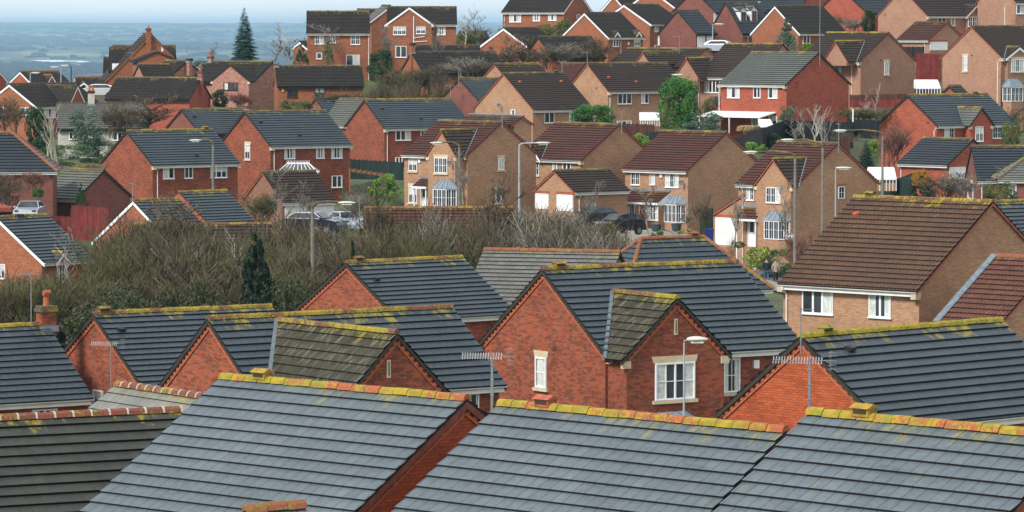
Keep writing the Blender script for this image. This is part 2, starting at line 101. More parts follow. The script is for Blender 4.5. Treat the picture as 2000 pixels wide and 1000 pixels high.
('U16', 'brown-orange gable with white bargeboard behind the grey-green conifer', (29.565, 462.013, 24.195), 0.6191, 1, 7.044, 4.424, 4.424, 8.145, 0.711, (0, 0), 'charcoal', 'fired', 'white', 'dark', 'gutterwhite', [('win', 'f', -4.124, 1.245, 4.402, 1.039, 0.973, '2')]),
('U17', 'red brick gable with slate roof rising above the grey-green conifer', (38.455, 480.023, 26.546), 0.6798, 1, 8.135, 4.54, 4.54, 7.939, 0.647, (0, 0), 'slated', 'redbright', 'dark', 'dark', '', []),
('U17b', 'red brick house with a white pipe at the top edge behind the twin dormers', (37.267, 499.922, 27.001), -0.5716, -1, 8.188, 4.548, 4.548, 8.736, 0.822, (0, 0), 'slated', 'redbright', 'dark', 'dark', '', [('pipe', -5.738)]),
('U13b', 'red brick house at the top edge with a white timber truss in its gable', (12.48, 505.395, 26.877), 0.5669, 1, 7.044, 3.008, 3.008, 6.957, 0.651, (0, 0), 'charcoal', 'fired', 'white', 'dark', '', []),
('U13c', 'brown tiled roof at the top edge left of the dark slate roofed garage', (16.877, 499.617, 26.815), 0.8141, 1, 8.501, 4.828, 4.828, 7.775, 0.575, (0, 0), 'brown', 'fired', 'white', 'dark', '', []),
('U11', 'orange-brown brick house at the top edge with dark roof and clear sky to its right', (7.958, 490.132, 26.685), -0.4762, -1, 8.407, 3.982, 3.982, 7.613, 0.656, (0, 0), 'charcoal', 'fired', 'white', 'dark', 'gutterwhite', [('win', 'f', -3.682, -6.609, 4.353, 1.581, 0.976, '3'), ('win', 'f', -3.682, -3.762, 4.411, 0.957, 0.852, '2'), ('win', 'f', -3.682, -1.647, 4.439, 1.09, 0.79, '3'), ('win', 'g', -0.1, 0.049, 4.537, 0.826, 0.489, '1'), ('pipe', -8.037)]),
('U10', 'low brown-orange gable with white bargeboards among bare climbers', (-0.966, 450.354, 24.719), 0.7673, 1, 5.28, 3.709, 3.709, 5.144, 0.524, (0, 0), 'charcoal', 'fired', 'white', 'dark', '', []),
('U10b', 'dark brown roofed bungalow hidden by ivy and bare branches', (2.763, 438.234, 24.119), 0.4175, 1, 6.319, 3.825, 3.825, 4.805, 0.576, (0, 0), 'charcoal', 'fired', 'dark', 'dark', '', []),
('U8', 'long dark tiled bungalow roof with brown verge behind bare shrubs', (-10.59, 430.337, 22.148), 0.3963, 1, 9.447, 3.549, 3.549, 5.198, 0.619, (0, 0), 'charcoal', 'fired', 'dark', 'dark', '', [('chim', 0.152, 6.135, 0.387, 'plain')]),
('U9', 'narrow strip of slate roof just above the long dark bungalow roof', (-10.515, 448.011, 22.812), 0.0874, 1, 7.014, 3.6, 3.6, 5.121, 0.7, (0, 0), 'charcoal', 'fired', 'flat', 'dark', '', []),
('U7', 'orange-brown brick house with white bargeboards and white waste pipes on the skyline', (-13.982, 458.268, 25.218), 0.0306, 1, 7.81, 2.989, 2.989, 6.96, 0.656, (0, 0), 'charcoal', 'fired', 'white', 'dark', 'gutterwhite', [('cross', 2.497, 7.106, 2.697, 0.5, 'charcoal', 'white', 4.952), ('win', 'c', -3.189, 1.417, 4.328, 1.42, 0.908, '3b'), ('win', 'c', -3.189, 3.774, 4.385, 1.022, 0.794, '2b'), ('win', 'f', -2.689, 6.053, 4.327, 0.91, 0.909, '2b'), ('win', 'c', -3.189, 1.555, 2.002, 1.25, 1.249, '2'), ('wpipe', 2.981, 5.916, 3.42)]),
('U7b', 'tall orange-brown gable with pale grey roof between the two skyline houses', (-13.891, 468.289, 25.576), -1.0628, -1, 2.076, 2.658, 2.658, 6.824, 0.686, (0, 0), 'grey', 'fired', 'white', 'dark', '', []),
('U6', 'long roofed orange-brown brick house standing on the skyline at the left', (-22.803, 455.271, 24.233), 0.0605, 1, 6.986, 3.719, 3.719, 7.447, 0.658, (0, 0), 'charcoal', 'fired', 'flat', 'lichengreen', 'gutterwhite', [('win', 'f', -3.419, 1.387, 4.358, 1.014, 1.014, '2b'), ('win', 'f', -3.419, 2.797, 4.414, 0.789, 0.902, '2b'), ('win', 'f', -3.419, 5.334, 4.329, 1.016, 1.071, '2b'), ('win', 'f', -3.419, 1.354, 2.555, 0.62, 0.676, '1'), ('win', 'f', -3.419, 5.076, 2.074, 1.524, 1.184, '2'), ('pipe', 6.8)]),
('U6b', 'strip of dark mossy roof on the skyline between two gabled houses', (-18.225, 482.024, 24.521), 0.0524, 1, 3.069, 3.6, 3.6, 7.521, 0.7, (0, 0), 'charcoal', 'fired', 'flat', 'lichengreen', '', []),
('U6c', 'tiny garage gable with white bargeboard left of the skyline house', (-24.384, 470.253, 25.119), 0.9825, 1, 2.706, 1.261, 1.261, 3.178, 0.696, (0, 0), 'charcoal', 'fired', 'white', 'dark', '', []),
('U5', 'dark tiled bungalow with a narrow chimney and yellow alarm box', (-24.599, 425.42, 20.647), 0.1198, 1, 9.049, 3.37, 3.37, 5.278, 0.616, (0, 0), 'charcoal', 'fired', 'dark', 'lichengreen', 'gutterdark', [('win', 'f', -3.07, 1.598, 2.607, 1.057, 1.055, '2d'), ('win', 'f', -3.07, 4.4, 2.576, 1.058, 1.003, '2d'), ('chim', 0.137, 5.694, 0.383, 'white'), ('ybox', 'f', -3.07, 0.595, 2.82)]),
('U4', 'pink brick bungalow with dark roof, wide front gable and brown window', (-25.574, 438.451, 20.505), -0.5613, -1, 8.469, 3.541, 3.541, 5.747, 0.606, (0, 0), 'charcoal', 'pink', 'dark', 'lichengreen', 'gutterdark', [('cross', -2.382, 5.472, 2.622, 1.2, 'charcoal', 'dark', 3.705), ('win', 'c', -4.441, -2.31, 3.162, 1.882, 0.816, '3d'), ('chim', -8.226, 6.293, 0.482, 'cowl')]),
('U1', 'long dark pantiled bungalow behind a bare tree with slim end chimney', (-31.517, 415.304, 19.47), -0.3043, -1, 9.222, 3.172, 3.172, 5.338, 0.674, (0, 0), 'charcoal', 'redbright', 'dark', 'lichengreen', 'gutterdark', [('chim', -0.045, 6.077, 0.457, 'cowl')]),
('U2', 'tall steep orange gable with a central chimney against the blue valley', (-40.663, 462.24, 21.336), -1.289, -1, 4.602, 5.27, 3.282, 7.859, 0.998, (0, 0), 'brown', 'fired', 'orange', 'dark', '', [('chimext', -0.322, 8.491, 0.585, 'pot'), ('slot', 'g', -0.1, 1.289, 6.184)]),
('U2b', 'dark roof running behind the tall steep gable', (-46.156, 474.01, 20.152), 0.0512, 1, 7.258, 3.8, 3.8, 7.661, 0.7, (0, 0), 'charcoal', 'fired', 'flat', 'lichengreen', '', []),
('U2c', 'dark roofed block with a pale rendered patch left of the tall steep gable', (-45.787, 466.014, 21.957), 0.0698, 1, 2.842, 3.8, 3.8, 5.661, 0.7, (0, 0), 'charcoal', 'fired', 'flat', 'dark', '', [('render', 'f', -3.5, 0.921, 3.285, 0.978, 1.212, '')]),
('U2d', 'narrow lower roof at the far left of the steep gabled group', (-47.13, 473.005, 21.641), 0.0698, 1, 0.826, 2.6, 2.6, 4.821, 0.7, (0, 0), 'charcoal', 'redpurple', 'flat', 'lichengreen', 'gutterwhite', []),
('U3', 'low brown roofed gable in front of the tall steep one', (-38.883, 450.08, 23.221), -1.2676, -1, 2.641, 2.575, 2.575, 4.043, 0.405, (0, 0), 'brown', 'fired', 'dark', 'dark', '', []),
('U3b', 'dark tiled house with a stepped chimney between the steep gable and the pink bungalow', (-34.805, 440.37, 21.897), -0.7115, -1, 3.369, 2.365, 2.365, 4.438, 0.608, (0, 0), 'charcoal', 'pink', 'dark', 'lichengreen', '', [('chim', 0.234, 4.701, 0.352, 'plain')]),
('U3c', 'dark tiled roof in front of the low brown gable', (-39.594, 434.236, 21.585), 0.3972, 1, 3.422, 2.189, 2.189, 4.416, 0.647, (0, 0), 'charcoal', 'pink', 'dark', 'lichengreen', '', []),
('V1', 'brown roofed brick house with broad white bargeboards at the left edge', (-51.569, 420.208, 16.786), 0.8867, 1, 9.587, 4.102, 4.102, 7.339, 0.57, (0, 0), 'charcoal', 'fired', 'white', 'dark', 'gutterwhite', [('cross', 5.042, 7.123, 1.326, 1.0, 'charcoal', 'white', 5.388), ('win', 'g', 0.1, -2.309, 4.567, 1.495, 0.785, '2'), ('win', 'g', 0.1, 1.526, 4.517, 1.361, 0.895, '2'), ('win', 'f', -3.802, 2.096, 4.371, 1.53, 0.943, '3')]),
('V2', 'low pale bungalow with grey slate roof behind the eucalyptus bush', (-42.042, 378.4, 18.026), 0.1147, 1, 8.441, 3.546, 3.546, 4.891, 0.646, (0, 0), 'greymoss', 'render', 'flat', 'dark', '', [('chim', 3.172, 6.069, 0.605, 'two'), ('win', 'f', -3.246, 5.515, 1.938, 0.982, 0.751, '2'), ('win', 'f', -3.246, 1.452, 1.997, 0.7, 0.657, '2')]),
('V3', 'distant house with red gable and white bargeboards before the valley', (-62.529, 520.771, 17.94), 0.7119, 1, 5.999, 2.406, 2.406, 6.371, 0.57, (0, 0), 'charcoal', 'redbright', 'white', 'terra', '', [('cross', 3.098, 5.891, 0.627, 0.5, 'charcoal', 'white', 4.786)]),
('V4', 'distant brown roof with orange ridge beyond the white car', (-53.987, 505.813, 17.741), 0.2577, 1, 3.796, 1.708, 1.708, 6.024, 0.599, (0, 0), 'charcoal', 'redbright', 'white', 'terra', '', [('cross', 0.863, 5.405, 0.539, 0.4, 'charcoal', 'white', 4.46)]),
('V5', 'distant red gable with white bargeboard cut off by the left edge', (-61.943, 490.475, 18.458), -0.4933, -1, 5.145, 2.852, 2.852, 7.005, 0.703, (0, 0), 'charcoal', 'redbright', 'white', 'dark', '', []),
('U0a', 'dark low roof beyond the bright conifers left of the low gable', (-6.192, 480.447, 23.534), 0.3102, 1, 3.348, 1.526, 1.526, 5.914, 0.598, (0, 0), 'charcoal', 'fired', 'dark', 'dark', '', [])]
BASES = [(-3.807, 90.775, 14.079), (2.581, 83.55, 14.253), (7.92, 75.668, 14.982), (-10.729, 95.534, 12.802), (-8.832, 105.35, 16.07), (-4.097, 70.317, 18.176), (-19.698, 150.059, 11.456), (-12.377, 153.85, 11.812), (-6.046, 137.507, 12.905), (-4.871, 185.472, 12.028), (4.749, 150.479, 13.275), (8.211, 209.623, 11.54), (1.899, 195.011, 11.783), (17.818, 177.6, 13.894), (21.235, 169.095, 13.047), (28.336, 224.712, 13.472), (11.653, 121.591, 13.541), (-31.06, 259.364, 10.283), (-23.781, 273.399, 12.021), (-21.41, 283.533, 11.562), (-19.414, 258.17, 11.884), (-4.72, 262.197, 13.285), (-37.924, 300.97, 16.852), (-31.924, 306.627, 14.587), (-27.77, 332.494, 13.9), (-19.221, 347.317, 14.996), (-28.341, 387.652, 14.955), (-9.956, 392.702, 15.354), (-15.457, 402.248, 15.326), (-18.479, 413.123, 16.09), (-16.692, 306.296, 14.474), (-3.268, 320.541, 14.987), (-1.43, 351.299, 19.127), (5.996, 327.765, 14.455), (5.348, 314.042, 14.925), (14.296, 320.488, 13.867), (21.844, 302.299, 13.392), (39.131, 368.124, 16.215), (44.601, 397.122, 17.05), (35.908, 337.154, 16.025), (38.166, 315.495, 13.26), (39.024, 300.818, 14.224), (25.487, 382.989, 19.613), (34.823, 413.168, 21.472), (48.123, 398.169, 22.006), (44.674, 436.964, 25.951), (47.196, 457.865, 26.137), (56.219, 454.073, 27.576), (11.299, 400.896, 18.717), (2.003, 387.226, 17.201), (0.442, 403.746, 19.326), (6.091, 409.144, 18.971), (-2.95, 399.925, 17.893), (16.248, 429.713, 20.821), (24.014, 407.345, 20.567), (10.406, 471.756, 23.746), (15.35, 487.223, 25.272), (20.371, 476.068, 26.575), (24.983, 494.681, 26.676), (26.765, 478.706, 26.392), (32.433, 464.057, 24.195), (41.618, 482.581, 26.546), (33.824, 502.137, 27.001), (15.451, 507.287, 26.877), (19.795, 502.708, 26.815), (4.222, 492.059, 26.685), (0.934, 452.187, 24.719), (5.651, 439.515, 24.119), (-6.233, 432.161, 22.148), (-7.021, 448.317, 22.812), (-10.079, 458.387, 25.218), (-14.396, 469.196, 25.576), (-19.316, 455.483, 24.233), (-16.693, 482.105, 24.521), (-23.634, 471.378, 25.119), (-20.107, 425.961, 20.647), (-29.159, 440.705, 20.505), (-35.916, 416.686, 19.47), (-41.302, 464.45, 21.336), (-42.532, 474.195, 20.152), (-44.369, 466.113, 21.957), (-46.718, 473.034, 21.641), (-39.277, 451.34, 23.221), (-36.081, 441.47, 21.897), (-38.016, 434.897, 21.585), (-48.539, 423.923, 16.786), (-37.85, 378.883, 18.026), (-60.258, 522.73, 17.94), (-52.152, 506.297, 17.741), (-64.208, 491.694, 18.458), (-4.598, 480.958, 23.534)]
# ------------------------------------------------------------------ helpers
rnd = random.Random(7)
_fw = Vector((0, math.cos(TILT), -math.sin(TILT))); _up = Vector((0, math.sin(TILT), math.cos(TILT)))
def at(px, py, Y):
    """world point seen at photo pixel (px, py) at ground distance Y"""
    d = _fw + Vector((1, 0, 0)) * ((px - 1000) / F_PX) + _up * ((500 - py) / F_PX)
    return Vector((0, 0, EYE)) + d * (Y / d.y)
def tag(o, label=None, cat=None, group=None, kind=None):
    if label: o['label'] = label
    if cat: o['category'] = cat
    if group: o['group'] = group
    if kind: o['kind'] = kind
    return o
def empty(name, loc=(0, 0, 0), rz=0, label=None, cat=None, group=None):
    o = bpy.data.objects.new(name, None); C.objects.link(o); o.location = loc; o.rotation_euler = (0, 0, rz); o.empty_display_size = .3
    return tag(o, label, cat, group)
class MB:
    def __init__(s): s.v = []; s.f = []; s.m = []; s.uv = []
    def add(s, pts, mat=0, uv=None):
        b = len(s.v); s.v += [tuple(p) for p in pts]; s.f.append(tuple(range(b, b + len(pts)))); s.m.append(mat)
        if uv is None:
            p = [Vector(q) for q in pts]; n = Vector((0, 0, 0))
            for i in range(len(p)): n += (p[i] - p[0]).cross(p[(i + 1) % len(p)] - p[0])
            if n.length < 1e-12: uv = [(q.x, q.z) for q in p]
            else:
                n.normalize()
                if abs(n.z) > .97: uv = [(q.x, q.y) for q in p]
                else:
                    h = Vector((-n.y, n.x, 0)).normalized(); k = n.cross(h)
                    uv = [(q.dot(h), q.z if abs(n.z) < .3 else q.dot(k)) for q in p]
        s.uv += list(uv)
    def box(s, c, size, mat=0, ax=None):
        x, y, z = [Vector(a) for a in (ax or ((1, 0, 0), (0, 1, 0), (0, 0, 1)))]; c = Vector(c)
        x = x * size[0] / 2; y = y * size[1] / 2; z = z * size[2] / 2
        P = lambda a, b, d: c + x * a + y * b + z * d
        for q in (((-1,-1,-1),(1,-1,-1),(1,-1,1),(-1,-1,1)), ((1,1,-1),(-1,1,-1),(-1,1,1),(1,1,1)), ((-1,1,-1),(-1,-1,-1),(-1,-1,1),(-1,1,1)),
                  ((1,-1,-1),(1,1,-1),(1,1,1),(1,-1,1)), ((-1,-1,1),(1,-1,1),(1,1,1),(-1,1,1)), ((-1,1,-1),(1,1,-1),(1,-1,-1),(-1,-1,-1))):
            s.add([P(*t) for t in q], mat)
    def beam(s, a, b, w_, h_, up=(0, 0, 1), mat=0):
        a = Vector(a); b = Vector(b); d = (b - a); L = d.length
        if L < 1e-6: return
        d.normalize(); u = Vector(up); sd = d.cross(u)
        if sd.length < 1e-5: sd = d.cross(Vector((1, 0, 0)))
        sd.normalize(); u = sd.cross(d)
        s.box((a + b) / 2, (L, w_, h_), mat, (d, sd, u))
    def tube(s, pts, r, n=6, mat=0, cap=True):
        pts = [Vector(p) for p in pts]; rs = r if isinstance(r, (list, tuple)) else [r] * len(pts); rings = []
        for i, p in enumerate(pts):
            d = (pts[min(i + 1, len(pts) - 1)] - pts[max(i - 1, 0)]).normalized()
            a = d.cross(Vector((0, 0, 1)));
            if a.length < .05: a = d.cross(Vector((0, 1, 0)))
            a.normalize(); b = d.cross(a)
            rings.append([p + (a * math.cos(t * 2 * math.pi / n) + b * math.sin(t * 2 * math.pi / n)) * rs[i] for t in range(n)])
        for i in range(len(pts) - 1):
            for j in range(n): s.add([rings[i][j], rings[i][(j + 1) % n], rings[i + 1][(j + 1) % n], rings[i + 1][j]], mat)
        if cap: s.add(rings[-1], mat); s.add(rings[0][::-1], mat)
    def build(s, name, mats, parent=None, smooth=False):
        me = bpy.data.meshes.new(name); me.from_pydata(s.v, [], s.f)
        for m in (mats if isinstance(mats, (list, tuple)) else [mats]): me.materials.append(m)
        if any(s.m): me.polygons.foreach_set('material_index', s.m)
        ul = me.uv_layers.new(name='UVMap'); fl = []
        for q in s.uv: fl += (q[0], q[1])
        ul.data.foreach_set('uv', fl)
        if smooth: me.polygons.foreach_set('use_smooth', [True] * len(s.f))
        me.update(); o = bpy.data.objects.new(name, me); C.objects.link(o)
        if parent: o.parent = parent
        return o

# ------------------------------------------------------------------ materials
MATS = {}
def new_mat(name):
    m = bpy.data.materials.new(name); m.use_nodes = True; MATS[name] = m
    return m, m.node_tree, m.node_tree.nodes['Principled BSDF']
class N:
    """tiny node-graph helper"""
    def __init__(s, nt): s.nt = nt
    def n(s, t, **k):
        x = s.nt.nodes.new('ShaderNode' + t)
        for a, b in k.items(): setattr(x, a, b)
        return x
    def put(s, sock, v):
        if isinstance(v, (int, float, tuple)): sock.default_value = v
        elif v is not None: s.nt.links.new(v, sock)
    def math(s, op, a, b=None, c=None, clamp=False):
        x = s.n('Math', operation=op, use_clamp=clamp); s.put(x.inputs[0], a)
        if b is not None: s.put(x.inputs[1], b)
        if c is not None: s.put(x.inputs[2], c)
        return x.outputs[0]
    def noise(s, vec, scale, detail=3, rough=.5):
        x = s.n('TexNoise'); s.put(x.inputs['Vector'], vec); x.inputs['Scale'].default_value = scale
        x.inputs['Detail'].default_value = detail; x.inputs['Roughness'].default_value = rough; return x.outputs[0]
    def ramp(s, v, a, b, lo=0., hi=1.):
        x = s.n('MapRange'); s.put(x.inputs[0], v); x.inputs[1].default_value = a; x.inputs[2].default_value = b
        x.inputs[3].default_value = lo; x.inputs[4].default_value = hi; return x.outputs[0]
    def mix(s, f, a, b, mode='MIX'):
        x = s.n('Mix', data_type='RGBA', blend_type=mode); s.put(x.inputs[0], f); s.put(x.inputs[6], a if not isinstance(a, tuple) else a + (1,)); s.put(x.inputs[7], b if not isinstance(b, tuple) else b + (1,)); return x.outputs[2]
    def scale(s, vec, v):
        x = s.n('Mapping'); s.put(x.inputs[0], vec); x.inputs['Scale'].default_value = v; return x.outputs[0]
    def bump(s, h, st, dist=.02):
        x = s.n('Bump'); x.inputs['Strength'].default_value = st; x.inputs['Distance'].default_value = dist; s.put(x.inputs['Height'], h); return x.outputs[0]
def plain(name, col, rough=.6, var=.12, scale=3., metal=0, spec=.4):
    m, nt, b = new_mat(name); g = N(nt); tcn = g.n('TexCoord')
    v = g.noise(tcn.outputs['Object'], scale, 4, .6)
    c = g.mix(g.ramp(v, .3, .7), tuple(x * (1 - var) for x in col), tuple(min(1, x * (1 + var)) for x in col))
    g.put(b.inputs['Base Color'], c); b.inputs['Roughness'].default_value = rough; b.inputs['Metallic'].default_value = metal
    b.inputs['Specular IOR Level'].default_value = spec
    return m
YEL = (.34, .25, .018); YGR = (.21, .20, .016)
def roof_mat(name, a, b_, tw=.33, gauge=.33, rib=0, moss=(.05, .055, .03), mossamt=.3, lichen=.5, rough=.5, joint=.5, bond=1, streak=0.0, tvar=.5, spec=.35, jw=.07):
    m, nt, bs = new_mat(name); g = N(nt); tcn = g.n('TexCoord'); sep = g.n('SeparateXYZ'); nt.links.new(tcn.outputs['UV'], sep.inputs[0])
    u, v = sep.outputs[0], sep.outputs[1]
    row = g.math('FLOOR', g.math('DIVIDE', v, gauge))
    uu = g.math('ADD', g.math('DIVIDE', u, tw), g.math('MULTIPLY', g.math('MODULO', row, 2.0), .5 * bond))
    col = g.math('FLOOR', uu); fr = g.math('FRACT', uu)
    cb = g.n('CombineXYZ'); g.put(cb.inputs[0], col); g.put(cb.inputs[1], row)
    wn = g.n('TexWhiteNoise', noise_dimensions='2D'); nt.links.new(cb.outputs[0], wn.inputs['Vector'])
    obj = tcn.outputs['Object']
    big = g.noise(obj, .35, 4, .6); fine = g.noise(obj, 7., 4, .65)
    c = g.mix(g.ramp(big, .3, .7), a, b_); sm = g.noise(g.scale(tcn.outputs['UV'], (.9, 2.6, 1.)), .9, 5, .75); c = g.mix(g.ramp(sm, .56, .72, 0, .6), c, tuple(x * .4 for x in a))
    c = g.mix(g.math('MULTIPLY', wn.outputs[0], tvar), c, tuple(x * .62 for x in a))
    c = g.mix(g.ramp(fine, .35, .75, 0, .35), c, tuple(min(1, x * 1.5 + .01) for x in b_))
    # moss film, stretched down the slope
    st = g.noise(g.scale(obj, (1.4, 1.4, .5)), 1.6, 5, .7)
    c = g.mix(g.math('MULTIPLY', g.ramp(st, .42, .68), mossamt), c, moss)
    if streak:
        uvs = g.scale(tcn.outputs['UV'], (7., .9, 1.)); sn = g.noise(uvs, 1.3, 3, .6)
        c = g.mix(g.ramp(sn, .5, .68, 0, streak), c, (.17, .16, .12))
    # lichen near the ridge
    ln = g.noise(g.scale(tcn.outputs['UV'], (3.2, 1.2, 1.)), 1.0, 5, .75)
    near = g.ramp(v, .0, 1.0, 1., 0.)
    lm = g.ramp(g.math('ADD', g.math('ADD', ln, g.math('MULTIPLY', g.math('SUBTRACT', g.noise(obj, .4, 2), .5), .5)), g.math('MULTIPLY', near, .24)), .70, .80, 0, lichen)
    c = g.mix(lm, c, g.mix(g.ramp(fine, .4, .6), YGR, YEL))
    if joint:
        jd = g.math('LESS_THAN', fr, jw); c = g.mix(g.math('MULTIPLY', jd, joint), c, tuple(x * .35 for x in a))  # tile joints; on ribbed tiles wide bands paint in channel shade and dirt
    g.put(bs.inputs['Base Color'], c); bs.inputs['Roughness'].default_value = rough; bs.inputs['Specular IOR Level'].default_value = spec
    h = g.math('ADD', g.math('MULTIPLY', fine, .3), g.math('MULTIPLY', wn.outputs[0], .35))
    if rib: h = g.math('ADD', g.math('MULTIPLY', h, .4), g.math('MULTIPLY', g.math('SINE', g.math('MULTIPLY', u, 2 * math.pi / rib)), .9))
    g.put(bs.inputs['Normal'], g.bump(h, .55, .02))
    return m
def brick_mat(name, a, b_, dark, mortar=(.22, .13, .09), darkamt=.42):
    m, nt, bs = new_mat(name); g = N(nt); tcn = g.n('TexCoord')
    bt = g.n('TexBrick'); nt.links.new(tcn.outputs['UV'], bt.inputs['Vector'])
    bt.inputs['Scale'].default_value = 1; bt.inputs['Brick Width'].default_value = .225; bt.inputs['Row Height'].default_value = .075
    bt.inputs['Mortar Size'].default_value = .009; bt.inputs['Mortar Smooth'].default_value = .3
    bt.inputs['Color1'].default_value = a + (1,); bt.inputs['Color2'].default_value = b_ + (1,); bt.inputs['Mortar'].default_value = mortar + (1,)
    big = g.noise(tcn.outputs['UV'], .55, 3, .6)
    cells = g.n('TexVoronoi'); nt.links.new(g.scale(tcn.outputs['UV'], (4.4, 13.3, 1)), cells.inputs['Vector']); cells.inputs['Scale'].default_value = 1
    sc = g.n('SeparateColor'); nt.links.new(cells.outputs['Color'], sc.inputs[0])
    pm = g.ramp(g.math('ADD', sc.outputs[0], g.math('MULTIPLY', big, 1.3)), 1.12, 1.45, 0, min(1, darkamt * 1.5))
    c = g.mix(pm, bt.outputs[0], dark)
    c = g.mix(g.ramp(g.noise(tcn.outputs['Object'], .25, 3, .6), .35, .7, 0, .28), c, tuple(x * .6 for x in dark))
    g.put(bs.inputs['Base Color'], c); bs.inputs['Roughness'].default_value = .85; bs.inputs['Specular IOR Level'].default_value = .2
    g.put(bs.inputs['Normal'], g.bump(bt.outputs[1], -.5, .01))
    return m
ROOFS = {
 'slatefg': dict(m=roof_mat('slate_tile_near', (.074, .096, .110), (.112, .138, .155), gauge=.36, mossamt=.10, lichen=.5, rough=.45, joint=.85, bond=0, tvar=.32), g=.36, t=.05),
 'slate': dict(m=roof_mat('slate_tile', (.022, .034, .046), (.042, .058, .074), gauge=.34, mossamt=.3, lichen=.8, rough=.42, tvar=.35, joint=.7), g=.34, t=.06),
 'slated': dict(m=roof_mat('dark_slate_tile', (.014, .019, .028), (.026, .033, .045), gauge=.34, mossamt=.2, lichen=.4, rough=.5, tvar=.35), g=.34, t=.06),
 'mossydark': dict(m=roof_mat('mossy_dark_tile', (.018, .022, .022), (.04, .045, .04), gauge=.34, mossamt=.7, moss=(.05, .05, .028), lichen=.8, rough=.5, joint=.4, bond=0), g=.34, t=.06),
 'greyfg': dict(m=roof_mat('pale_grey_tile', (.15, .155, .14), (.2, .2, .18), gauge=.34, mossamt=.4, moss=(.1, .1, .06), lichen=.7, bond=0), g=.34, t=.03),
 'grey': dict(m=roof_mat('grey_tile', (.09, .095, .09), (.15, .15, .14), gauge=.30, mossamt=.4, moss=(.08, .08, .055), lichen=.4, joint=.6), g=.30, t=.055),
 'greymoss': dict(m=roof_mat('grey_mossy_tile', (.075, .08, .075), (.12, .12, .105), gauge=.32, mossamt=.6, moss=(.085, .085, .05), lichen=.6), g=.32, t=.055),
 'greygreen': dict(m=roof_mat('grey_green_tile', (.06, .07, .075), (.1, .11, .1), gauge=.34, mossamt=.6, moss=(.1, .115, .06), lichen=.5), g=.34, t=.06),
 'mossy': dict(m=roof_mat('mossy_brown_tile', (.026, .024, .016), (.045, .04, .026), gauge=.36, mossamt=.5, moss=(.035, .034, .012), lichen=.7, streak=.85, spec=.15, rough=.6), g=.36, t=.055),
 'brownrib': dict(m=roof_mat('brown_rolled_tile', (.07, .036, .022), (.12, .062, .037), gauge=.33, tw=.2, jw=.33, mossamt=.3, moss=(.05, .04, .025), lichen=.8, rough=.6, joint=.8, tvar=.6, bond=0, spec=.25), g=.33, t=.055, rib=.2),
 'redrib': dict(m=roof_mat('red_rolled_tile', (.10, .035, .025), (.15, .055, .035), gauge=.33, tw=.2, jw=.33, mossamt=.6, moss=(.035, .03, .02), lichen=.3, rough=.6, joint=.8, tvar=.5, bond=0, spec=.25), g=.33, t=.055, rib=.2),
 'brown': dict(m=roof_mat('brown_tile', (.030, .019, .016), (.048, .032, .026), gauge=.33, tw=.3, bond=0, jw=.2, joint=.7, rib=.3, mossamt=.35, moss=(.035, .03, .018), lichen=.6, rough=.65, tvar=.45, spec=.2), g=.33, t=.06),
 'redbrown': dict(m=roof_mat('red_brown_tile', (.070, .023, .016), (.098, .034, .025), gauge=.33, tw=.3, bond=0, jw=.2, joint=.7, rib=.3, mossamt=.5, moss=(.035, .024, .016), lichen=.6, rough=.65, tvar=.6, spec=.2), g=.33, t=.06),
 'charcoal': dict(m=roof_mat('charcoal_tile', (.019, .015, .014), (.034, .028, .025), gauge=.28, tw=.22, bond=0, jw=.22, joint=.6, rib=.22, mossamt=.4, moss=(.038, .034, .02), lichen=.5, rough=.65, tvar=.5, spec=.14), g=.28, t=.045)}
WALLS = {
 'red': brick_mat('red_brick', (.36, .08, .032), (.25, .053, .025), (.085, .036, .026)),
 'orange': brick_mat('orange_brick', (.47, .11, .038), (.37, .078, .028), (.20, .05, .024), mortar=(.20, .05, .025), darkamt=.35),
 'orangered': brick_mat('orange_red_brick', (.42, .14, .06), (.33, .10, .05), (.2, .07, .04)),
 'redpurple': brick_mat('dark_red_brick', (.25, .075, .055), (.19, .06, .05), (.12, .045, .045)),
 'redbright': brick_mat('bright_red_brick', (.41, .092, .045), (.33, .072, .038), (.22, .05, .032), mortar=(.32, .14, .1)),
 'fired': brick_mat('brown_orange_brick', (.38, .125, .048), (.30, .095, .04), (.2, .075, .045)),
 'buff': brick_mat('buff_brick', (.50, .295, .175), (.40, .215, .125), (.22, .12, .08), mortar=(.27, .18, .11), darkamt=.25),
 'buffpink': brick_mat('pinkish_buff_brick', (.45, .245, .155), (.35, .18, .12), (.22, .12, .085), mortar=(.30, .2, .14), darkamt=.25),
 'buffdark': brick_mat('brown_buff_brick', (.33, .17, .10), (.25, .12, .08), (.16, .08, .06)),
 'buffred': brick_mat('brown_red_brick', (.30, .12, .07), (.24, .09, .06), (.16, .06, .05)),
 'pink': brick_mat('pink_brick', (.40, .17, .12), (.30, .11, .08), (.45, .28, .22)),
 'render': plain('painted_render', (.42, .40, .36), .8, .2)}
M_dark = plain('tile_butt_shade', (.008, .008, .008), .9)  # near-black edge colour paints in the shadow gap under each tile course
M_white = plain('white_upvc', (.78, .79, .80), .35, .05)
M_gutter = plain('white_gutter', (.72, .72, .70), .4, .12, 1.5)
M_gdark = plain('black_gutter', (.02, .018, .016), .5)
M_brownf = plain('brown_frame', (.05, .025, .015), .5)
M_wood = plain('stained_timber', (.22, .09, .03), .6)
M_lead = plain('lead_sheet', (.13, .16, .19), .5, .25, 4)
M_leadl = plain('pale_lead_sheet', (.17, .215, .255), .45, .2, 4)
M_stone = plain('cast_stone', (.52, .44, .30), .85, .2)
M_terra = plain('terracotta', (.32, .085, .045), .75, .3, 5)
M_terrad = plain('dark_terracotta', (.17, .05, .03), .8, .3, 4)
M_pot = plain('chimney_pot_clay', (.40, .10, .045), .7, .2)
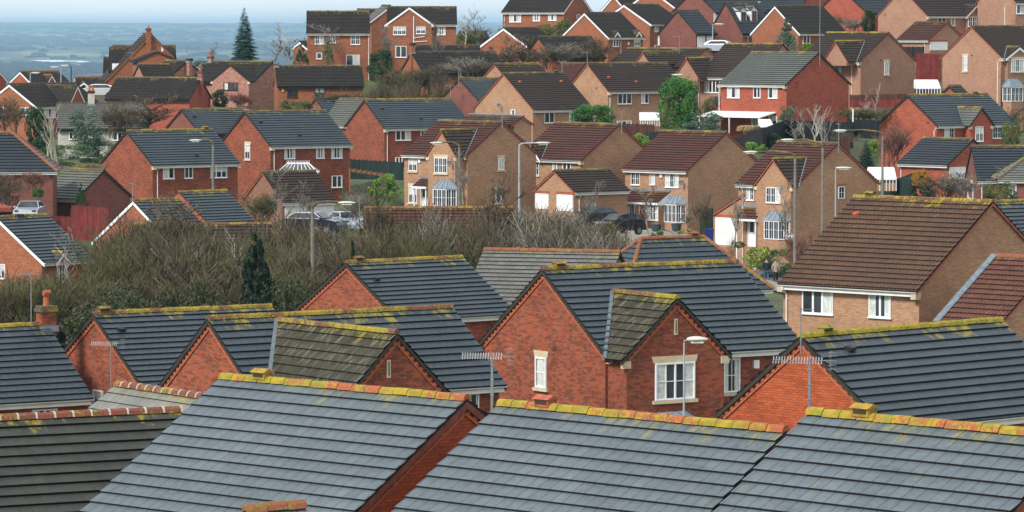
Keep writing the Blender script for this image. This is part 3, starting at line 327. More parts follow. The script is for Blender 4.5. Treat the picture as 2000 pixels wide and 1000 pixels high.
M_vdark = plain('dark_verge', (.035, .025, .018), .8, .3)
M_vbrick = plain('corbel_brick', (.36, .10, .045), .85, .35, 9)
M_mortar = plain('white_mortar', (.42, .38, .33), .9)
M_grill = plain('air_brick', (.10, .03, .02), .8)
M_alu = plain('weathered_aluminium', (.27, .28, .28), .45, .15, 5, .6)
M_galv = plain('galvanised_steel', (.33, .38, .42), .5, .1, 2, .2)
M_conc = plain('lamp_column_concrete', (.17, .16, .135), .85, .3, 2)
M_lamp = plain('lamp_housing', (.50, .50, .46), .5, .1)
M_dish = plain('grey_dish', (.14, .16, .18), .5)
M_render = plain('white_render', (.72, .74, .76), .8, .06)
M_curtain = plain('net_curtain', (.52, .55, .52), .9, .25, 6)
M_red = plain('red_door_paint', (.42, .008, .015), .4)
M_yel = plain('yellow_plastic', (.7, .45, .02), .5)
M_blackp = plain('black_plastic', (.015, .015, .017), .5)
def ridge_mat(name, a, b_, lichen, low=.5):
    m, nt, bs = new_mat(name); g = N(nt); tcn = g.n('TexCoord'); o = tcn.outputs['Object']
    ri = g.n('ObjectInfo')
    big = g.noise(o, 2.2, 5, .7); fine = g.noise(o, 14, 4, .7); low = g.math('ADD', low, g.math('MULTIPLY', g.math('SUBTRACT', g.noise(o, .45, 2), .5), .55)) if lichen < .97 else low
    c = g.mix(g.ramp(big, .3, .7), a, b_)
    lm = g.ramp(g.math('SUBTRACT', g.math('ADD', g.math('MULTIPLY', big, .5), g.math('MULTIPLY', fine, .5)), low), 0, .07, 0, lichen)
    c = g.mix(lm, c, g.mix(g.ramp(g.noise(o, 5, 2), .4, .6), YEL, YGR))
    g.put(bs.inputs['Base Color'], c); bs.inputs['Roughness'].default_value = .9
    g.put(bs.inputs['Normal'], g.bump(fine, .8, .03)); return m
RIDGES = {
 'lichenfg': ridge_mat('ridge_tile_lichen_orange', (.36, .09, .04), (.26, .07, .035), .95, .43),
 'lichen': ridge_mat('ridge_tile_lichen', (.16, .06, .03), (.09, .045, .028), .9, .46),
 'lichenheavy': ridge_mat('ridge_tile_heavy_moss', (.10, .06, .03), (.06, .05, .02), .97, .40),
 'lichengreen': ridge_mat('ridge_tile_green', (.10, .07, .045), (.075, .06, .04), .7, .5),
 'mortar': ridge_mat('ridge_tile_red', (.22, .06, .035), (.11, .04, .025), .8, .53),
 'terra': ridge_mat('ridge_tile_terracotta', (.26, .08, .038), (.16, .06, .033), .55, .53),
 'dark': ridge_mat('ridge_tile_dark', (.07, .05, .045), (.05, .04, .035), .3, .58)}
def glass_mat():
    m, nt, bs = new_mat('window_glass'); g = N(nt); tcn = g.n('TexCoord')
    v = g.noise(tcn.outputs['Object'], .9, 2)
    g.put(bs.inputs['Base Color'], g.mix(g.ramp(v, .35, .65), (.012, .014, .018), (.05, .06, .07)))
    bs.inputs['Roughness'].default_value = .06; bs.inputs['Specular IOR Level'].default_value = .7; return m
M_glass = glass_mat()

# ------------------------------------------------------------------ roof pieces
def clip(poly, v0, v1):
    def half(P, lim, keep):
        out = []
        for i in range(len(P)):
            a, b = P[i], P[(i + 1) % len(P)]; ia, ib = keep(a[1], lim), keep(b[1], lim)
            if ia: out.append(a)
            if ia != ib:
                t = (lim - a[1]) / (b[1] - a[1]); out.append((a[0] + (b[0] - a[0]) * t, lim))
        return out
    P = half(poly, v0, lambda y, l: y >= l - 1e-9)
    return half(P, v1, lambda y, l: y <= l + 1e-9) if len(P) > 2 else []
def slope(mb, O, U, V, poly, g, t, rib=0, vuv=0.0, seed=0):
    """stepped tile courses on the plane through O; poly in (u along, v downslope)"""
    O, U, V = Vector(O), Vector(U).normalized(), Vector(V).normalized(); Nn = U.cross(V)
    if Nn.z < 0: Nn = -Nn
    vs = [p[1] for p in poly]; vmin, vmax = min(vs), max(vs); k0 = math.floor((vmin + vuv) / g + 1e-6)
    off = seed * 3.6; k = k0
    while k * g - vuv < vmax - 1e-4:
        a, b = k * g - vuv, (k + 1) * g - vuv; P = clip(poly, a, b); k += 1
        if len(P) < 3: continue
        H = lambda v: (v - a) / g * t + .004
        bb = max(p[1] for p in P)
        if not rib:
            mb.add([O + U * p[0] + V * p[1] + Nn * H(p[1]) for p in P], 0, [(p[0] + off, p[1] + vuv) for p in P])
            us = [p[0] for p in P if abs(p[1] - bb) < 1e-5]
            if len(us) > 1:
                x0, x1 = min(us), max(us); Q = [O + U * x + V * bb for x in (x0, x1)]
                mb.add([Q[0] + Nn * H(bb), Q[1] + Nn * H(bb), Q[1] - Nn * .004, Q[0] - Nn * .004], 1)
        else:
            aa = min(p[1] for p in P); top = [p[0] for p in P if abs(p[1] - aa) < 1e-5]; bot = [p[0] for p in P if abs(p[1] - bb) < 1e-5]
            t0, t1, b0, b1 = min(top), max(top), min(bot), max(bot); n = max(2, int((max(t1, b1) - min(t0, b0)) / (rib / 5)))
            rr = lambda u: (abs(math.sin(math.pi * u / rib)) ** .8) * .045
            prev = None
            for i in range(n + 1):
                s_ = i / n; ut = t0 + (t1 - t0) * s_; ub = b0 + (b1 - b0) * s_
                A = O + U * ut + V * aa + Nn * (H(aa) + rr(ut)); B = O + U * ub + V * bb + Nn * (H(bb) + rr(ub)); D = O + U * ub + V * bb - Nn * .02
                if prev:
                    mb.add([prev[0], A, B, prev[1]], 0, [(prev[3] + off, aa + vuv), (ut + off, aa + vuv), (ub + off, bb + vuv), (prev[4] + off, bb + vuv)])
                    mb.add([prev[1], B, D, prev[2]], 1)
                prev = (A, B, D, ut, ub)
def ridge_run(mb, a, b, g=.45, wdt=.13, hgt=.10, mortar=False, slopez=None):
    a, b = Vector(a), Vector(b); d = b - a; L = d.length
    if L < .05: return
    d.normalize(); sd = d.cross(Vector((0, 0, 1))).normalized(); up = sd.cross(d); n = max(1, round(L / g)); st = L / n
    prof = [(-wdt, -hgt * .75), (-wdt * .75, hgt * .15), (-wdt * .3, hgt * .65), (wdt * .3, hgt * .65), (wdt * .75, hgt * .15), (wdt, -hgt * .75)]
    for i in range(n):
        k = 1 + rnd.uniform(-.06, .06); dz = rnd.uniform(-.008, .012); gp = .012 if not mortar else .03
        p0, p1 = a + d * (i * st + gp), a + d * ((i + 1) * st - .004 if not mortar else (i + 1) * st - .03)
        r0 = [p0 + sd * x * k + up * (z + dz) for x, z in prof]; r1 = [p1 + sd * x * k + up * (z + dz + .006) for x, z in prof]
        for j in range(5): mb.add([r0[j], r0[j + 1], r1[j + 1], r1[j]], 0)
        mb.add(r0, 0); mb.add(r1[::-1], 0)
        if mortar:
            q0 = [p1 + sd * x * 1.06 + up * (z + .012) for x, z in prof]; q1 = [p1 + d * .05 + sd * x * 1.06 + up * (z + .012) for x, z in prof]
            for j in range(5): mb.add([q0[j], q0[j + 1], q1[j + 1], q1[j]], 1)
            mb.add(q0, 1); mb.add(q1[::-1], 1)

# ------------------------------------------------------------------ openings
def window(par, c, r, o, w_, h_, style, glassdepth=.015):
    """c: centre on the wall, r: right vector, o: outward normal"""
    c, r, o = Vector(c), Vector(r), Vector(o); up = Vector((0, 0, 1)); lights = int(style[0]) if style and style[0].isdigit() else 2
    fm = M_brownf if 'd' in style else (M_wood if 'w' in style else M_white)
    f = .055 if w_ > .5 else .045; ax = (r, o, up); mb = MB()
    for s_ in (-1, 1):
        mb.box(c + r * s_ * (w_ / 2 - f / 2) + o * .03, (f, .06, h_), 0, ax); mb.box(c + up * s_ * (h_ / 2 - f / 2) + o * .0275, (w_ - 2 * f, .055, f), 0, ax)
    iw = w_ - 2 * f
    for i in range(1, lights): mb.box(c + r * (-iw / 2 + iw * i / lights) + o * .028, (f * 1.25, .05, h_ - 2 * f), 0, ax)
    if 'b' in style:
        mb.box(c + o * .025, (iw, .03, .025), 0, ax)
        for i in range(lights): mb.box(c + r * (-iw / 2 + iw * (i + .5) / lights) + o * .0255, (.025, .03, h_ - 2 * f), 0, ax)
    else:
        for i in range(lights):      # opening sashes give the frame a second, finer line
            if rnd.random() < .5:
                q = c + r * (-iw / 2 + iw * (i + .5) / lights); sw_ = iw / lights - f * 1.3
                for s_ in (-1, 1): mb.box(q + r * s_ * (sw_ / 2 - .012) + o * .024, (.025, .045, h_ - 2 * f), 0, ax)
    wo = mb.build('window', fm, par)
    g = MB(); g.box(c + o * glassdepth / 2, (w_ - .01, glassdepth, h_ - .01), 0, ax); g.build('pane', M_glass, wo)
    if ('c' in style or rnd.random() < .72) and 'n' not in style:
        g = MB(); k = rnd.random()
        if k < .45:
            for s_ in (-1, 1):
                g = MB(); g.box(c + r * s_ * (iw / 2 - iw * .14) + o * (glassdepth + .002), (iw * .28, .003, h_ - 2 * f), 0, ax)
                if s_ < 0: g.build('curtain', M_curtain, wo)
        elif k < .8:
            i = rnd.randrange(lights); g.box(c + r * (-iw / 2 + iw * (i + .5) / lights) + o * (glassdepth + .002), (iw / lights * .85, .003, h_ - 2 * f), 0, ax)
        else: g.box(c + up * (h_ * .22) + o * (glassdepth + .002), (iw, .003, h_ * .4), 0, ax)
        g.build('curtain', M_curtain, wo)
    g = MB()
    if 'S' in style:
        g.box(c - up * (h_ / 2 + .07) + o * .04, (w_ + .22, .12, .12), 0, ax); g.build('sill', M_stone, wo)
        g = MB(); cc = c + up * (h_ / 2 + .12); 
        P = [cc + r * x + up * z for x, z in ((-w_ / 2 - .06, -.12), (w_ / 2 + .06, -.12), (w_ / 2 + .14, .12), (-w_ / 2 - .14, .12))]
        Q = [p + o * .03 for p in P]; g.add(Q)
        for i in range(4): g.add([P[i], P[(i + 1) % 4], Q[(i + 1) % 4], Q[i]])
        g.build('lintel', M_stone, wo)
    elif 'a' in style:
        g.box(c + up * (h_ / 2 + .1) + o * .012, (w_ + .2, .03, .2), 0, ax); g.build('lintel', M_terra, wo)
    else:
        g.box(c - up * (h_ / 2 + .025) + o * .045, (w_ + .08, .1, .05), 0, ax); g.build('sill', fm, wo)
    return wo
def door(par, c, r, o, w_, h_, style):
    c, r, o = Vector(c), Vector(r), Vector(o); ax = (r, o, Vector((0, 0, 1))); f = .07; mb = MB(); up = Vector((0, 0, 1))
    for s_ in (-1, 1): mb.box(c + r * s_ * (w_ / 2 - f / 2) + o * .03, (f, .06, h_), 0, ax)
    mb.box(c + up * (h_ / 2 - f / 2) + o * .028, (w_ - 2 * f, .056, f), 0, ax)
    d = mb.build('door', M_white, par)
    g = MB(); g.box(c - up * f / 2 + o * .012, (w_ - 2 * f, .024, h_ - f), 0, ax)
    for zz in (-.3, -.12): g.box(c + up * h_ * zz + o * .03, ((w_ - 2 * f) * .7, .012, h_ * .14), 0, ax)
    g.build('leaf', M_red if style == 'red' else M_white, d)
    g = MB(); g.box(c + up * h_ * .22 + o * .032, ((w_ - 2 * f) * .55, .012, h_ * .38), 0, ax); g.build('pane', M_glass, d)
    g = MB(); g.box(c + r * (w_ / 2 - f - .08) + o * .05, (.04, .05, .12), 0, ax); g.build('handle', M_alu, d)
def garage_door(par, c, r, o, w_, h_):
    c, r, o = Vector(c), Vector(r), Vector(o); up = Vector((0, 0, 1)); ax = (r, o, up); mb = MB()
    n = max(6, int(w_ / .16))
    for i in range(n): mb.box(c + r * (-w_ / 2 + w_ * (i + .5) / n) + o * (.014 + .004 * (i % 2)), (w_ / n - .012, .02, h_), 0, ax)
    mb.box(c + o * .004, (w_, .008, h_), 0, ax)
    d = mb.build('garage_door', M_white, par)
    g = MB()
    for s_ in (-1, 1): g.box(c + r * s_ * (w_ / 2 + .035) + o * .025, (.07, .05, h_ + .07), 0, ax)
    g.box(c + up * (h_ / 2 + .04) + o * .024, (w_, .048, .07), 0, ax); g.build('frame', M_white, d)
    g = MB(); g.box(c + o * .04, (.12, .03, .03), 0, ax); g.build('handle', M_alu, d)
def lintel_band(par, c, w_, o, r, m): 
    mb = MB(); mb.box(Vector(c), (w_, .03, .2), 0, (r, o, Vector((0, 0, 1)))); return mb.build('lintel', m, par)

# ------------------------------------------------------------------ house
HOUSE = {}
def verge(kind, mb, apex, foot, out, T):
    """trim under the tile edge along one rake, out = outward direction of the gable"""
    a, f_, out = Vector(apex), Vector(foot), Vector(out); d = (f_ - a).normalized(); nrm = Vector((0, 0, 1))
    if kind == 'white': mb.beam(a - out * .01 - nrm * .10, f_ - out * .01 - nrm * .10, .03, .20, out)
    return
BOARD = {'white': (.20, .035, M_white), 'dark': (.11, .05, M_vdark), 'terra': (.10, .05, M_terra), 'brick': (.14, .05, M_terrad), 'orange': (.22, .05, M_wood), 'flat': (.06, .05, M_vdark), 'terraw': (.3, .06, M_terra), 'none': None}
def board(par, kind, apex, foot, out, name='verge_board'):
    """board standing in the gable plane below the roof edge; apex and foot are on the roof underside"""
    b = BOARD[kind]
    if not b: return
    dep, th, m = b; a, f_, out = Vector(apex), Vector(foot), Vector(out); mb = MB(); z = Vector((0, 0, 1))
    P = [a - z * .005, f_ - z * .005, f_ - z * (dep * 1.2), a - z * (dep * 1.2)]; Q = [p + out * (th) for p in P]; P = [p - out * .02 for p in P]
    mb.add(Q); mb.add(P[::-1])
    for i in range(4): mb.add([P[i], P[(i + 1) % 4], Q[(i + 1) % 4], Q[i]])
    mb.build(name, m, par)
def house(rec):
    (nm, label, loc, yaw, sg, L, w_, wb, zr, T, hips, rk, wk, vk, kk, gk, feats) = rec
    far = loc[1] > 280
    cat = 'garage' if 'garage' in label.split(' with')[0].split(' beside')[0] and loc[1] > 200 and zr < 6 else 'house'
    par = empty('garage' if cat == 'garage' else 'house', loc, yaw, label, cat, 'brick garages of the estate' if cat == 'garage' else 'brick houses of the estate'); HOUSE[nm] = (par, rec)
    if nm == 'H10x':      # a wing of the big buff house: its parts hang on that house
        bpy.data.objects.remove(par); p10 = HOUSE['H10'][0]
        par = empty('side_wing', loc, yaw); par.parent = p10
        par.matrix_parent_inverse = (Matrix.Translation(p10.location) @ Matrix.Rotation(p10.rotation_euler.z, 4, 'Z')).inverted(); HOUSE[nm] = (par, rec)
    rf = ROOFS[rk]; wall = WALLS[wk]; ze = zr - w_ * T; zeb = zr - wb * T; ov = .10; hA, hB = hips
    x0, x1 = (0, L) if sg > 0 else (-L, 0)          # roof extent
    hl, hr = (hA, hB) if sg > 0 else (hB, hA)       # hip at left / right end
    fy, by = -(w_ - .30), wb - .30
    full = [f for f in feats if len(f) > 1 and f[1] == 'c']
    # walls
    wx0 = x0 + ov - (hl * w_ - .3 * hl); wx1 = x1 - ov + (hr * w_ - .3 * hr); zb = -3.0 if not far else -4.0
    dz = .05; ztf, ztb, zta = zr + fy * T - dz, zr - by * T - dz, zr - dz
    mb = MB()
    A = lambda x, y, z: (x, y, z)
    mb.add([A(wx0, fy, zb), A(wx1, fy, zb), A(wx1, fy, ztf), A(wx0, fy, ztf)]); mb.add([A(wx1, by, zb), A(wx0, by, zb), A(wx0, by, ztb), A(wx1, by, ztb)])
    for x, hp, s_ in ((wx0, hl, -1), (wx1, hr, 1)):
        P = [A(x, fy, zb), A(x, fy, ztf)] + ([] if hp else [A(x, 0, zta)]) + [A(x, by, ztb), A(x, by, zb)]
        mb.add(P if s_ < 0 else P[::-1])
    mb.build('wall', wall, par)
    # roof
    q = math.sqrt(1 + T * T); rm = MB(); hf, hbk = w_ * q, wb * q; sd_ = hash(nm) % 7 if False else sum(map(ord, nm)) % 11
    V = Vector((0, -1, -T)) / q; Vb = Vector((0, 1, -T)) / q
    Lx = x1 - x0
    fp = [(0, 0), (Lx, 0), (Lx + hr * w_, hf), (-hl * w_, hf)]
    slope(rm, (x0, 0, zr), (1, 0, 0), V, fp, rf['g'], rf['t'], rf.get('rib', 0), 0, sd_)
    bp = [(0, 0), (Lx, 0), (Lx + hr * wb, hbk), (-hl * wb, hbk)]
    slope(rm, (x0, 0, zr), (1, 0, 0), Vb, bp, rf['g'], rf['t'], 0, 0, sd_)
    for hp, x, s_ in ((hl, x0, -1), (hr, x1, 1)):
        if hp: slope(rm, (x, 0, zr), (0, 1, 0), Vector((s_, 0, -T)) / q, [(0, 0), (w_, hf), (-w_, hf)], rf['g'], rf['t'], 0, 0, sd_)
    # underside so the slope has body
    for (y, z) in ((-w_, ze), (wb, zeb)):
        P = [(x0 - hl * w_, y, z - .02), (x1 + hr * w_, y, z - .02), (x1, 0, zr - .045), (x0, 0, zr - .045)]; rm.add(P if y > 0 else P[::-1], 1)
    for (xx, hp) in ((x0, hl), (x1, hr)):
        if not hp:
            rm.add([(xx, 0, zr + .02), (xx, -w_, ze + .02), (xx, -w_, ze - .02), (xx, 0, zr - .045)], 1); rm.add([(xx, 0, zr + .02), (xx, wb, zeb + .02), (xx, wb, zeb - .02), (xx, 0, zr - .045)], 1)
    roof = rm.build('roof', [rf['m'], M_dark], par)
    km = MB(); gd = .45
    if loc[1] > 280 and kk == 'lichen' and sum(map(ord, nm)) % 3: kk = 'lichengreen'
    ridge_run(km, (x0, 0, zr + .05), (x1, 0, zr + .05), gd, mortar=kk == 'mortar')
    for hp, x, s_ in ((hl, x0, -1), (hr, x1, 1)):
        if hp:
            for y, z in ((-w_, ze), (w_, ze)): ridge_run(km, (x, 0, zr + .05), (x + s_ * w_, y, z + .05), gd)
    km.build('ridge', [RIDGES[kk], M_mortar], roof)
    # verges
    for hp, x, o in ((hl, x0, -1), (hr, x1, 1)):
        if hp: continue
        for y, z in ((-w_, ze), (wb, zeb)):
            board(par, vk, (x + o * -.05, 0, zr - .045), (x + o * -.05, y, z - .02), (o, 0, 0))
    if vk in ('dark', 'brick') and loc[1] < 200:     # corbelled brick course under the verge
        for x, o in ((wx0, -1), (wx1, 1)):
            mb = MB()
            for y, z in ((fy, ztf), (by, ztb)):
                n = int(abs(y) * q / .24); a = Vector((x + o * .02, 0, zta - .26)); b = Vector((x + o * .02, y, z - .26)); mb.beam(a, b, .05, .07, (0, 0, 1))
                for i in range(n):
                    p = a.lerp(b, (i + .5) / n) + Vector((0, 0, .10)); mb.box(p, (.07, .11, .11))
            mb.build('corbel', M_vbrick, par)
    # gutters
    gm = M_gutter if gk == 'gutterwhite' or loc[1] < 300 and gk == '' else (M_gdark if gk == 'gutterdark' or gk == '' else M_gutter)
    mb = MB(); ga, gb = x0 - hl * w_ + .02, x1 + hr * w_ - .02
    for i in range(6):
        t0, t1 = math.pi + i * math.pi / 6, math.pi + (i + 1) * math.pi / 6; cc = lambda t: (-w_ - .03 + math.cos(t) * .06, ze - .03 + math.sin(t) * .06 + .02)
        a, b = cc(t0), cc(t1); mb.add([(ga, a[0], a[1]), (gb, a[0], a[1]), (gb, b[0], b[1]), (ga, b[0], b[1])])
    mb.add([(ga, -w_ - .09, ze - .01), (ga, -w_ - .03, ze - .09), (ga, -w_ + .03, ze - .01)]); mb.add([(gb, -w_ - .09, ze - .01), (gb, -w_ - .03, ze - .09), (gb, -w_ + .03, ze - .01)])
    mb.build('gutter', gm, par)
    mb = MB(); mb.box(((ga + gb) / 2, -w_ + .045, ze - .13), (gb - ga - .1, .03, .17)); mb.box(((ga + gb) / 2, (-w_ + fy) / 2 + .05, ze - .2), (gb - ga - .2, .2, .02)); mb.build('fascia', gm, par)
    # features
    AXF = dict(f=((1, 0, 0), (0, -1, 0)), c=((1, 0, 0), (0, -1, 0)), p=((1, 0, 0), (0, -1, 0)), g=((0, -sg, 0), (-sg, 0, 0)))
    def pos(pl, val, u, z): return Vector((val, u, z)) if pl == 'g' else Vector((u, val, z))
    crosses = [f for f in feats if f[0] == 'cross']
    for f in feats:
        k = f[0]
        if k == 'cross': cross(par, rec, f, rf, wall, kk, bool(full), gm)
        elif k == 'win':
            r, o = AXF[f[1]]; window(par, pos(*f[1:5]), r, o, max(.3, f[5]), max(.3, f[6]), f[7])
        elif k == 'door':
            r, o = AXF[f[1]]; door(par, pos(*f[1:5]), r, o, max(.8, f[5]), max(1.9, f[6]), f[7])
        elif k == 'garage':
            r, o = AXF[f[1]]; garage_door(par, pos(*f[1:5]), r, o, f[5], f[6]); c = pos(*f[1:5]) + Vector(o) * .01 + Vector((0, 0, f[6] / 2 + .2))
            if 'buff' in wk: lintel_band(par, c, f[5] + .3, Vector(o), Vector(r), M_terra)
        elif k == 'render':
            r, o = AXF[f[1]]; mb = MB(); mb.box(pos(*f[1:5]) + Vector(o) * .03, (f[5], .06, f[6]), 0, (r, o, (0, 0, 1))); mb.build('render_panel', M_render, par)
        elif k == 'leanto':
            _, xl, zl, xr, zr_ = f; m = MB(); yb_ = fy + 5
            m.add([(xl, fy - .02, -2), (xr, fy - .02, -2), (xr, fy - .02, zr_ - .06), (xl, fy - .02, zl - .06)]); m.add([(xl, yb_, -2), (xl, fy - .02, -2), (xl, fy - .02, zl - .06), (xl, yb_, zl - .06)]); m.build('side_wall', wall, par)
            d_ = Vector((xl - xr, 0, zl - zr_)); m = MB(); slope(m, (xr, fy - .12, zr_), (0, 1, 0), d_, [(0, 0), (5.2, 0), (5.2, d_.length + .1), (0, d_.length + .1)], rf['g'], rf['t'], 0, 0, 5)
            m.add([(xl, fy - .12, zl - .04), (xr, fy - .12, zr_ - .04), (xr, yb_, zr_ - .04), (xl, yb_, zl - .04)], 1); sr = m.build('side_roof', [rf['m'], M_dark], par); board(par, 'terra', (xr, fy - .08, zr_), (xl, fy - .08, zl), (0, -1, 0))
        elif k == 'bay': bay(par, f)
        elif k in ('porch', 'porchL', 'canopy'): porch(par, f, fy, rf, wall, w_)
        elif k == 'slit':
            mb = MB(); mb.box((f[2], f[1] - .015, f[3]), (.14, .04, f[4])); mb.build('stone_slit', M_stone, par)
            mb = MB(); mb.box((f[2], f[1] - .037, f[3]), (.04, .01, f[4] * .8)); mb.build('slot', M_vdark, par)
        elif k == 'chim': chimney(par, roof, f[1], 0, f[2], max(.45, f[3]), f[4], wall, zr)
        elif k == 'chimext': chimney(par, par, -sg * .1 , f[1], f[2], max(.5, f[3] * .85), f[4], wall, 3)
        elif k == 'rvent':
            mb = MB(); x = f[1]; P = [(x - .22, -.17, zr), (x + .22, -.17, zr), (x + .22, .17, zr), (x - .22, .17, zr)]
            mb.box((x, 0, zr + .12), (.42, .26, .16)); mb.add([(x - .24, -.18, zr + .2), (x + .24, -.18, zr + .2), (x + .24, 0, zr + .29), (x - .24, 0, zr + .29)]); mb.add([(x - .24, .18, zr + .2), (x + .24, .18, zr + .2), (x + .24, 0, zr + .29), (x - .24, 0, zr + .29)])
            mb.add([(x - .24, -.18, zr + .2), (x - .24, 0, zr + .29), (x - .24, .18, zr + .2)]); mb.add([(x + .24, -.18, zr + .2), (x + .24, 0, zr + .29), (x + .24, .18, zr + .2)])
            mb.box((x, -.133, zr + .13), (.34, .01, .07), 1); mb.build('ridge_vent', [RIDGES[kk] if nm != 'H2' else M_terra, M_vdark], roof)
        elif k in ('tvent', 'tventr'):
            p = Vector(f[1:4]); mb = MB(); mb.box(p + Vector((0, -.02, .09)), (.24, .26, .10), 0, ((1, 0, 0), (0, 1, T * .3), (0, -T * .3, 1))); mb.box(p + Vector((0, .0, .03)), (.3, .3, .05), 0, ((1, 0, 0), Vector((0, 1, T)).normalized(), Vector((0, -T, 1)).normalized()))
            mb.build('tile_vent', M_pot if k == 'tventr' else M_blackp, roof)
        elif k == 'pipe':
            mb = MB(); x = f[1]; mb.tube([(x, -w_ - .03, ze - .08), (x, -w_ - .02, ze - .2), (x, fy - .06, ze - .42), (x, fy - .06, -1.)], .036, 6)
            for z in (ze - .6, ze - 2.2, ze - 3.8):
                if z > 0: mb.box((x, fy - .03, z), (.12, .06, .03))
            mb.build('downpipe', M_gutter, par)
        elif k == 'wpipe':
            mb = MB(); yy = fy - .57; xx = f[1]
            mb.tube([(xx, yy, f[2]), (xx, yy, f[3] - .4)], .05, 6); mb.tube([(xx, yy, f[3] + .1), (xx + 1.2, yy, f[3] + .25)], .04, 6); mb.tube([(xx, yy, f[3] - .35), (xx + 1.5, yy, f[3] - .25)], .04, 6); mb.build('waste_pipe', M_white, par)
        elif k == 'dish':
            r, o = AXF[f[1]]; p = pos(*f[1:5]); o = Vector(o); r = Vector(r); mb = MB(); c = p + o * .35; nd = (o * .5 + r * 1.0 + Vector((0, 0, .35))).normalized()
            a = nd.cross(Vector((0, 0, 1))).normalized(); b = nd.cross(a); pr = None
            for i in range(4):
                rad = .21 * i / 3; ring = [c + nd * (rad * rad * .9) + (a * math.cos(t * math.pi / 6) + b * math.sin(t * math.pi / 6)) * rad for t in range(12)]
                if pr:
                    for j in range(12): mb.add([pr[j], pr[(j + 1) % 12], ring[(j + 1) % 12], ring[j]])
                pr = ring
            d_ = mb.build('satellite_dish', M_dish, par); mb = MB(); mb.tube([p, p + o * .2, c], .02, 5); mb.tube([c - b * -.2, c + nd * .4], .012, 4); mb.box(c + nd * .42, (.07, .07, .07)); mb.build('arm', M_blackp, d_)
        elif k in ('box', 'ybox', 'vent', 'slot'):
            r, o = AXF[f[1]]; p = pos(*f[1:5]); s_ = dict(box=(.24, .1, .3), ybox=(.28, .1, .34), vent=(.2, .03, .14), slot=(.22, .06, .6))[k]
            mb = MB(); mb.box(p + Vector(o) * s_[1] / 2, s_, 0, (r, o, (0, 0, 1))); mb.build(dict(box='alarm_box', ybox='alarm_box', vent='air_brick', slot='narrow_window')[k], dict(box=M_white, ybox=M_yel, vent=M_grill, slot=M_white)[k], par)
        elif k == 'kneel':
            for x, o in ((x0, -1), (x1, 1)):
                mb = MB(); mb.box((x - o * .16, -w_ + .14, ze - .17), (.28, .34, .30)); mb.build('kneeler_stone', M_stone, par)
        elif k == 'flash':
            mb = MB(); x = x0 if sg < 0 else x1
            a = Vector((x0, 0, zr + .09)); b = Vector((x0, -w_, ze + .09)); mb.beam(a, b, .34, .04, Vector((0, -T, 1)).normalized()); n = 5
            for i in range(1, n): p = a.lerp(b, i / n); mb.beam(p, p + (b - a).normalized() * .05, .36, .06, Vector((0, -T, 1)).normalized())
            mb.build('lead_flashing', M_lead, roof)
        elif k == 'flash2':
            mb = MB(); mb.box(((x0 + x1) / 2, .1, zr + .12), (x1 - x0, .16, .14)); mb.build('lead_flashing', M_leadl, roof)
        elif k == 'dormer': dormer(par, f, rf, T, zr)
    return par
